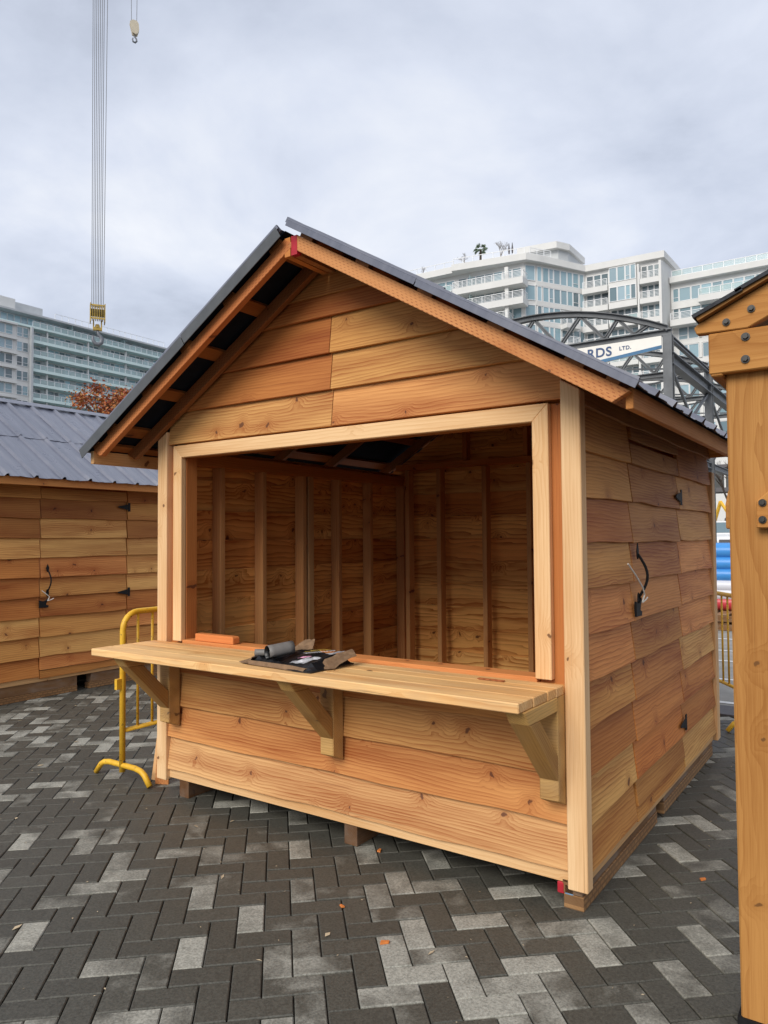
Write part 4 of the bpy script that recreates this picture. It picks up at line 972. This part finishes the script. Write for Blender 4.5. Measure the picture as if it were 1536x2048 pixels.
# ================================================================== crane tackle hanging in the sky
def crane_hook(name, loc, label, main):
    root = tag(empty(name, loc), label, 'crane hook')
    # across the view: the block's axle direction
    ax = Vector((0.53, 0.85, 0)).normalized()
    rot = math.atan2(ax.y, ax.x)
    def T_(bm): bmesh.ops.rotate(bm, verts=bm.verts, cent=(0, 0, 0), matrix=Matrix.Rotation(rot, 3, 'Z')); return bm
    if main:
        n = 8
        for i in range(n):
            bm = bmesh.new(); x = -0.38+0.76*i/(n-1); sp = 1.0+0.30*(1 if i > 1 else -0.1)
            bm_tube(bm, (x, 0.05*(-1)**i, 1.0), (x*1.25+(0.16 if i == n-1 else 0.0), 0.05, 40.0), 0.022, None, 5); link('cable', bm_mesh('cable', T_(bm)), 'cable', root)
        bm = bmesh.new()
        for i in range(9): x = -0.46+0.92*i/8; bm_box(bm, x-0.022, x+0.022, -0.34, 0.34, 0.12, 1.12)
        bm_box(bm, -0.50, -0.44, -0.4, 0.4, -0.1, 1.2); bm_box(bm, 0.44, 0.50, -0.4, 0.4, -0.1, 1.2)
        bm_box(bm, -0.5, 0.5, -0.36, -0.30, 1.02, 1.12); bm_box(bm, -0.5, 0.5, -0.36, -0.30, 0.1, 0.2)
        link('sheave_block', bm_mesh('sheave_block', T_(bm)), 'yellow_old', root)
        bm = bmesh.new(); bm_tube(bm, (-0.43, 0, 0.62), (0.43, 0, 0.62), 0.27, None, 16); link('sheaves', bm_mesh('sheaves', T_(bm)), 'bolt', root)
        bm = bmesh.new(); bm_box(bm, -0.30, -0.22, -0.12, 0.12, -0.5, 0.1); bm_box(bm, 0.22, 0.30, -0.12, 0.12, -0.5, 0.1); bm_box(bm, -0.3, 0.3, -0.14, 0.14, -0.62, -0.42); bm_tube(bm, (0, 0, -0.42), (0, 0, -0.2), 0.18, 0.12, 10)
        link('yoke', bm_mesh('yoke', T_(bm)), 'yellow_old', root)
        pts = [(0.02, 0, -0.6), (0.05, 0, -0.85), (0.20, 0, -1.02), (0.30, 0, -1.22), (0.27, 0, -1.45), (0.08, 0, -1.60), (-0.14, 0, -1.55), (-0.28, 0, -1.35), (-0.30, 0, -1.12), (-0.27, 0, -0.98)]
        bm = bmesh.new(); bm_path(bm, pts, [0.09, 0.10, 0.12, 0.14, 0.15, 0.16, 0.14, 0.12, 0.08, 0.03], 10); link('hook', bm_mesh('hook', T_(bm)), 'hook', root, None, True)
    else:
        for sx in (-0.2, 0.2):
            bm = bmesh.new(); bm_tube(bm, (sx*0.9, 0, 0.2), (sx*1.5, 0, 16), 0.02, None, 5); link('cable', bm_mesh('cable', T_(bm)), 'cable', root)
        bm = bmesh.new(); P = [(-0.30, 0.35), (-0.1, 0.52), (0.18, 0.50), (0.30, 0.32), (0.34, -0.1), (0.24, -0.42), (0.08, -0.5), (-0.12, -0.42)]
        for y0, y1 in ((-0.2, -0.08), (0.08, 0.2), (-0.08, 0.08)):
            sc_ = 1.0 if abs(y0) > 0.1 or abs(y1) > 0.1 else 0.8
            a = [bm.verts.new((x*sc_, y0, z*sc_)) for x, z in P]; b = [bm.verts.new((x*sc_, y1, z*sc_)) for x, z in P]
            bm.faces.new(a); bm.faces.new(b[::-1])
            for i in range(len(P)): bm.faces.new((a[i], b[i], b[(i+1)%len(P)], a[(i+1)%len(P)]))
        link('sheave_block', bm_mesh('sheave_block', T_(bm)), 'beige', root)
        bm = bmesh.new(); bm_path(bm, [(0.06, 0, -0.45), (0.06, 0, -0.62), (0.16, 0, -0.74), (0.19, 0, -0.9), (0.08, 0, -1.02), (-0.06, 0, -0.98), (-0.1, 0, -0.82), (-0.06, 0, -0.7)], [0.06, 0.06, 0.06, 0.065, 0.07, 0.06, 0.05, 0.03], 8)
        link('hook', bm_mesh('hook', T_(bm)), 'hook', root, None, True)
M['cable'] = plain('wire_rope', (0.16, 0.165, 0.175), 0.5, 0.4); M['hook'] = plain('hook_steel', (0.16, 0.17, 0.19), 0.5, 0.4, 0.3)
M['yellow_old'] = plain('worn_yellow', (0.42, 0.29, 0.07), 0.6, 0.3, 0.0, 0.4, 3); M['beige'] = plain('beige_paint', (0.55, 0.49, 0.38), 0.6, 0.3, 0.0, 0.1, 3)
crane_hook('crane_hook', (-44.34, 27.83, 16.95), 'yellow crane hook block on many cables hanging over the huts', True)
crane_hook('crane_hook', (-42.99, 29.72, 38.55), 'small beige hook block on two cables at the top of the sky', False)

# ================================================================== trees
def branch(bm, p, d, L, r, depth, tips, rnd, spread=0.55, n=5):
    q = p + d*L; m = (p+q)/2 + Vector((rnd.uniform(-1, 1), rnd.uniform(-1, 1), 0))*L*0.07
    bm_path(bm, [p, m, q], [r, r*0.85, r*0.65], n)
    if depth == 0: tips.append((q, d)); return
    if depth < 3: tips.append((m, d))
    for i in range(rnd.choice((2, 3, 3))):
        a = rnd.uniform(0, 6.283); o = d.orthogonal().normalized(); o = (o*math.cos(a) + d.cross(o)*math.sin(a))
        nd_ = (d + o*rnd.uniform(spread*0.6, spread*1.35) + EZ*0.10).normalized()
        branch(bm, q, nd_, L*rnd.uniform(0.62, 0.86), r*0.62, depth-1, tips, rnd, spread, max(3, n-1))
def tree(name, loc, label, h, depth, seed, leaves=0, leafr=0.5, leafs=0.1, grp=None, mat='leaf', trunk=0.32, r=0.03, cat='tree', barkm='bark'):
    rnd = random.Random(seed); root = tag(empty(name, loc), label, cat, grp); tips = []
    bm = bmesh.new(); branch(bm, Vector((0, 0, 0)), EZ.copy(), h*trunk, h*r, depth, tips, rnd)
    link('trunk', bm_mesh('trunk', bm), barkm, root)
    if leaves:
        vs_, fs_, tn_ = [], [], []
        for k in range(leaves):
            t, d = rnd.choice(tips); c = t + Vector((rnd.gauss(0, 1), rnd.gauss(0, 1), rnd.gauss(0, 0.8)))*leafr
            a = Vector((rnd.uniform(-1, 1), rnd.uniform(-1, 1), rnd.uniform(-0.7, 0.7))).normalized()*leafs*rnd.uniform(0.6, 1.3); b = a.orthogonal().normalized()*a.length*0.65
            i = len(vs_); vs_ += [c-a, c+b*0.9, c+a, c-b*0.9]; fs_.append((i, i+1, i+2, i+3)); tn_.append(rnd.random())
        me = mesh_from('crown', vs_, fs_); at_ = me.attributes.new('tone', 'FLOAT', 'FACE'); at_.data.foreach_set('value', tn_)
        link('crown', me, mat, root)
    return root
def leafmat(name, a, b, c):
    m, nt, bs = newmat(name, 0.7, 0.2); at_ = nd(nt, 'ShaderNodeAttribute', attribute_name='tone')
    nt.links.new(ramp(nt, at_.outputs['Fac'], [(0.0, a), (0.5, b), (1.0, c)]), bs.inputs['Base Color']); return m
M['leaf'] = leafmat('autumn_leaf', (0.20, 0.045, 0.03), (0.40, 0.115, 0.045), (0.36, 0.21, 0.06)); M['palm'] = leafmat('palm_leaf', (0.13, 0.17, 0.13), (0.18, 0.24, 0.17), (0.25, 0.30, 0.21))
tree('autumn_tree', (-23.6, 13.8, GZ), 'rusty red autumn tree behind the metal roof at left', 7.2, 4, 5, 13000, 0.22, 0.062)
tree('bare_tree', (-6.2, 42, GZ), 'tall bare tree behind the open hut beside the stained post', 11, 6, 9, 0, trunk=0.2, r=0.016)
tree('bare_tree', (-47.2, 99.5, 44), 'bare shrub tree on the roof terrace right of the palm', 4.6, 6, 3, 0, trunk=0.18, r=0.02, grp='shrubs on the roof terrace', barkm='bark_pale')
tree('bare_tree', (-53.0, 99.0, 44), 'pale bare shrub on the roof terrace left of the palm', 4.2, 6, 4, 0, trunk=0.16, r=0.02, grp='shrubs on the roof terrace', barkm='bark_pale')
tree('bare_tree', (-60.5, 98.5, 44), 'small bare shrub at the far left end of the roof terrace', 3.2, 6, 6, 0, trunk=0.16, r=0.02, grp='shrubs on the roof terrace', barkm='bark_pale')
def palm(loc):
    rnd = random.Random(2); root = tag(empty('palm_tree', loc), 'dark fan palm in a tub on the roof terrace', 'palm')
    bm = bmesh.new(); bm_tube(bm, (0, 0, 0), (0.05, 0, 2.3), 0.2, 0.16, 8); link('trunk', bm_mesh('trunk', bm), 'bark', root)
    vs_, fs_, tn_ = [], [], []
    for k in range(34):
        a = rnd.uniform(0, 6.283); el = rnd.uniform(-0.7, 1.1); d = Vector((math.cos(a)*math.cos(el), math.sin(a)*math.cos(el), math.sin(el)))
        c = Vector((0.05, 0, 2.35)); tip = c + d*rnd.uniform(0.9, 1.3)
        for j in range(7):
            s_ = d.cross(EZ).normalized()*(j-3)*0.13; i = len(vs_)
            vs_ += [c+d*0.35, tip+s_-Vector((0, 0, 0.25)), c+d*0.75+s_*0.7]; fs_.append((i, i+1, i+2)); tn_.append(rnd.random())
    me = mesh_from('crown', vs_, fs_); at_ = me.attributes.new('tone', 'FLOAT', 'FACE'); at_.data.foreach_set('value', tn_); link('crown', me, 'palm', root)
palm((-50.2, 98.6, 44))
for x, lb in ((-45.85, 'folded dark parasol on the roof terrace, the left one'), (-45.3, 'folded dark parasol on the roof terrace, the right one')):
    pr = tag(empty('folded_parasol', (x, 99.6, 44)), lb, 'parasol', 'folded parasols'); bm = bmesh.new(); bm_tube(bm, (0, 0, 0), (0, 0, 2.5), 0.03, None, 6); link('pole', bm_mesh('pole', bm), 'rail_white', pr)
    bm = bmesh.new(); bm_tube(bm, (0, 0, 0.9), (0, 0, 1.5), 0.10, 0.17, 8); bm_tube(bm, (0, 0, 1.5), (0, 0, 2.55), 0.17, 0.04, 8); link('canopy', bm_mesh('canopy', bm), 'kerb', pr)

# ================================================================== things glimpsed past the back corner
def inflatable():
    root = tag(empty('inflatable', (-1.35, 11.5, GZ)), 'blue white and red inflatable stacked on a pallet behind the barrier', 'inflatable')
    def tube(z, r, mat):
        bm = bmesh.new(); bm_path(bm, [(-1.2, 0, z), (-1.15, 0, z), (-0.9, 0, z), (0, 0.0, z), (0.9, 0, z), (1.15, 0, z), (1.2, 0, z)], [r*0.3, r*0.8, r, r*1.02, r, r*0.8, r*0.3], 16)
        for v in bm.verts: v.co.z = z + (v.co.z-z)*0.74
        return link('tube', bm_mesh('tube', bm), mat, root, None, True)
    for i, z in enumerate((0.93, 1.14, 1.36)): tube(z, 0.2, 'inf_blue')
    for z in (0.58, 0.73): tube(z, 0.20, 'inf_white')
    tube(0.42, 0.19, 'inf_red')
    p_ = tag(empty('pallet', (-1.35, 11.4, GZ)), 'weathered wooden pallet under the blue inflatable', 'pallet')
    for k in range(2):
        for i in range(7): plank('slat', (-0.9+i*0.27, -0.6, 0.13+k*0.15), EX, EY, rect(0.2, 1.2), 0.02, 'beam_dark', p_, (1.3, 1.3, 1.3), 0)
        for y in (-0.6, 0, 0.55): plank('block', (-0.9, y, 0.005+k*0.15), EX, EZ, rect(1.85, 0.1), -0.06, 'beam_dark', p_, None, 0)
M['inf_blue'] = plain('blue_vinyl', (0.05, 0.25, 0.62), 0.35, 0.5, 0.0, 0.1, 3); M['inf_white'] = plain('white_vinyl', (0.6, 0.61, 0.66), 0.35, 0.5); M['inf_red'] = plain('red_vinyl', (0.5, 0.045, 0.06), 0.35, 0.5)
inflatable()
def truck():
    root = tag(empty('truck', (-9.55, 57.0, GZ), R(20)), 'white truck parked far behind the blue inflatable', 'truck')
    bm = bmesh.new()                         # cab profile in (y, z), extruded across x; front faces -y
    P = [(-2.6, 0.75), (-2.62, 1.35), (-2.4, 1.62), (-1.25, 1.8), (-0.85, 2.75), (0.6, 2.8), (0.6, 0.75)]
    a = [bm.verts.new((-1.1, y, z)) for y, z in P]; b = [bm.verts.new((1.1, y, z)) for y, z in P]; bm.faces.new(a[::-1]); bm.faces.new(b)
    for i in range(len(P)): bm.faces.new((a[i], a[(i+1)%len(P)], b[(i+1)%len(P)], b[i]))
    bevel(bm, 0.06, 2); link('cab', bm_mesh('cab', bm), 'truck_white', root)
    plank('windscreen', (-0.95, -1.225, 1.9), EX, (0, 0.4, 0.95), rect(1.9, 0.82), -0.02, 'pane', root, (0.5, 0.5, 0.5), 0)
    for x, s_ in ((-1.115, 1), (1.115, -1)):
        box('side_window', min(x, x+0.02), max(x, x+0.02), -0.75, 0.35, 1.85, 2.55, 'pane', root, 0, (0.4, 0.4, 0.4))
    for x in (-0.8, 0.8): box('headlight', x-0.2, x+0.2, -2.66, -2.6, 1.0, 1.22, 'rail_glass', root, 0.02)
    box('bumper', -1.15, 1.15, -2.8, -2.6, 0.5, 0.78, 'kerb', root, 0.04); box('grille', -0.5, 0.5, -2.65, -2.61, 0.85, 1.4, 'kerb', root, 0.01)
    box('bed', -1.2, 1.2, 0.75, 5.2, 0.95, 1.25, 'truck_white', root, 0.03); box('chassis', -0.45, 0.45, -2.3, 5.0, 0.6, 0.9, 'kerb', root)
    for y in (-1.6, 3.2, 4.3):
        for x in (-1.0, 1.0):
            bm = bmesh.new(); bm_tube(bm, (x-0.14, y, 0.48), (x+0.14, y, 0.48), 0.48, None, 18); wh = link('wheel', bm_mesh('wheel', bm), 'rubber', root)
            bm = bmesh.new(); bm_tube(bm, (x-0.15, y, 0.48), (x+0.15, y, 0.48), 0.24, None, 12); link('rim', bm_mesh('rim', bm), 'truck_white', wh)
    ex = tag(empty('excavator', (-12.9, 67.3, GZ), R(30)), 'yellow excavator behind the white truck', 'excavator')
    box('cab', -1.2, 1.2, -1.0, 1.8, 1.1, 3.0, 'yellow', ex, 0.1); box('track', -1.5, -0.9, -1.8, 1.8, 0.05, 1.0, 'rubber', ex, 0.2); box('track', 0.9, 1.5, -1.8, 1.8, 0.05, 1.0, 'rubber', ex, 0.2)
    stick('boom', (0.6, -0.8, 1.9), (0.8, -2.6, 4.6), EX, 0.22, 0.3, 'yellow', ex, None, 0.03); stick('arm', (0.8, -2.6, 4.6), (0.9, -4.6, 3.2), EX, 0.2, 0.25, 'yellow', ex, None, 0.03)
    box('window', -0.9, 0.9, -1.03, -0.995, 1.9, 2.8, 'pane', ex); box('bucket', 0.4, 1.4, -5.2, -4.4, 2.4, 3.2, 'kerb', ex, 0.1)
M['truck_white'] = plain('truck_white', (0.72, 0.72, 0.72), 0.35, 0.5, 0.0, 0.05, 2)
truck()
M['walk_glass'] = plain('walkway_panel', (0.06, 0.062, 0.06), 0.4, 0.5, 0.0, 0.3, 1)
wk = tag(empty('elevated_walkway', (-10, 75, GZ)), 'dark covered walkway crossing high behind the bare tree', 'walkway')
box('deck', -14, 22, -1.6, 1.6, 5.9, 6.3, 'kerb', wk); box('roof', -14, 22, -1.9, 1.9, 8.2, 8.5, 'kerb', wk)
for i in range(18): box('panel', -13.8+i*2, -11.95+i*2, -1.5, -1.42, 6.3, 8.2, 'walk_glass', wk)
for x in (-12, 4, 20): box('column', x-0.25, x+0.25, -0.4, 0.4, 0, 5.9, 'steel', wk)
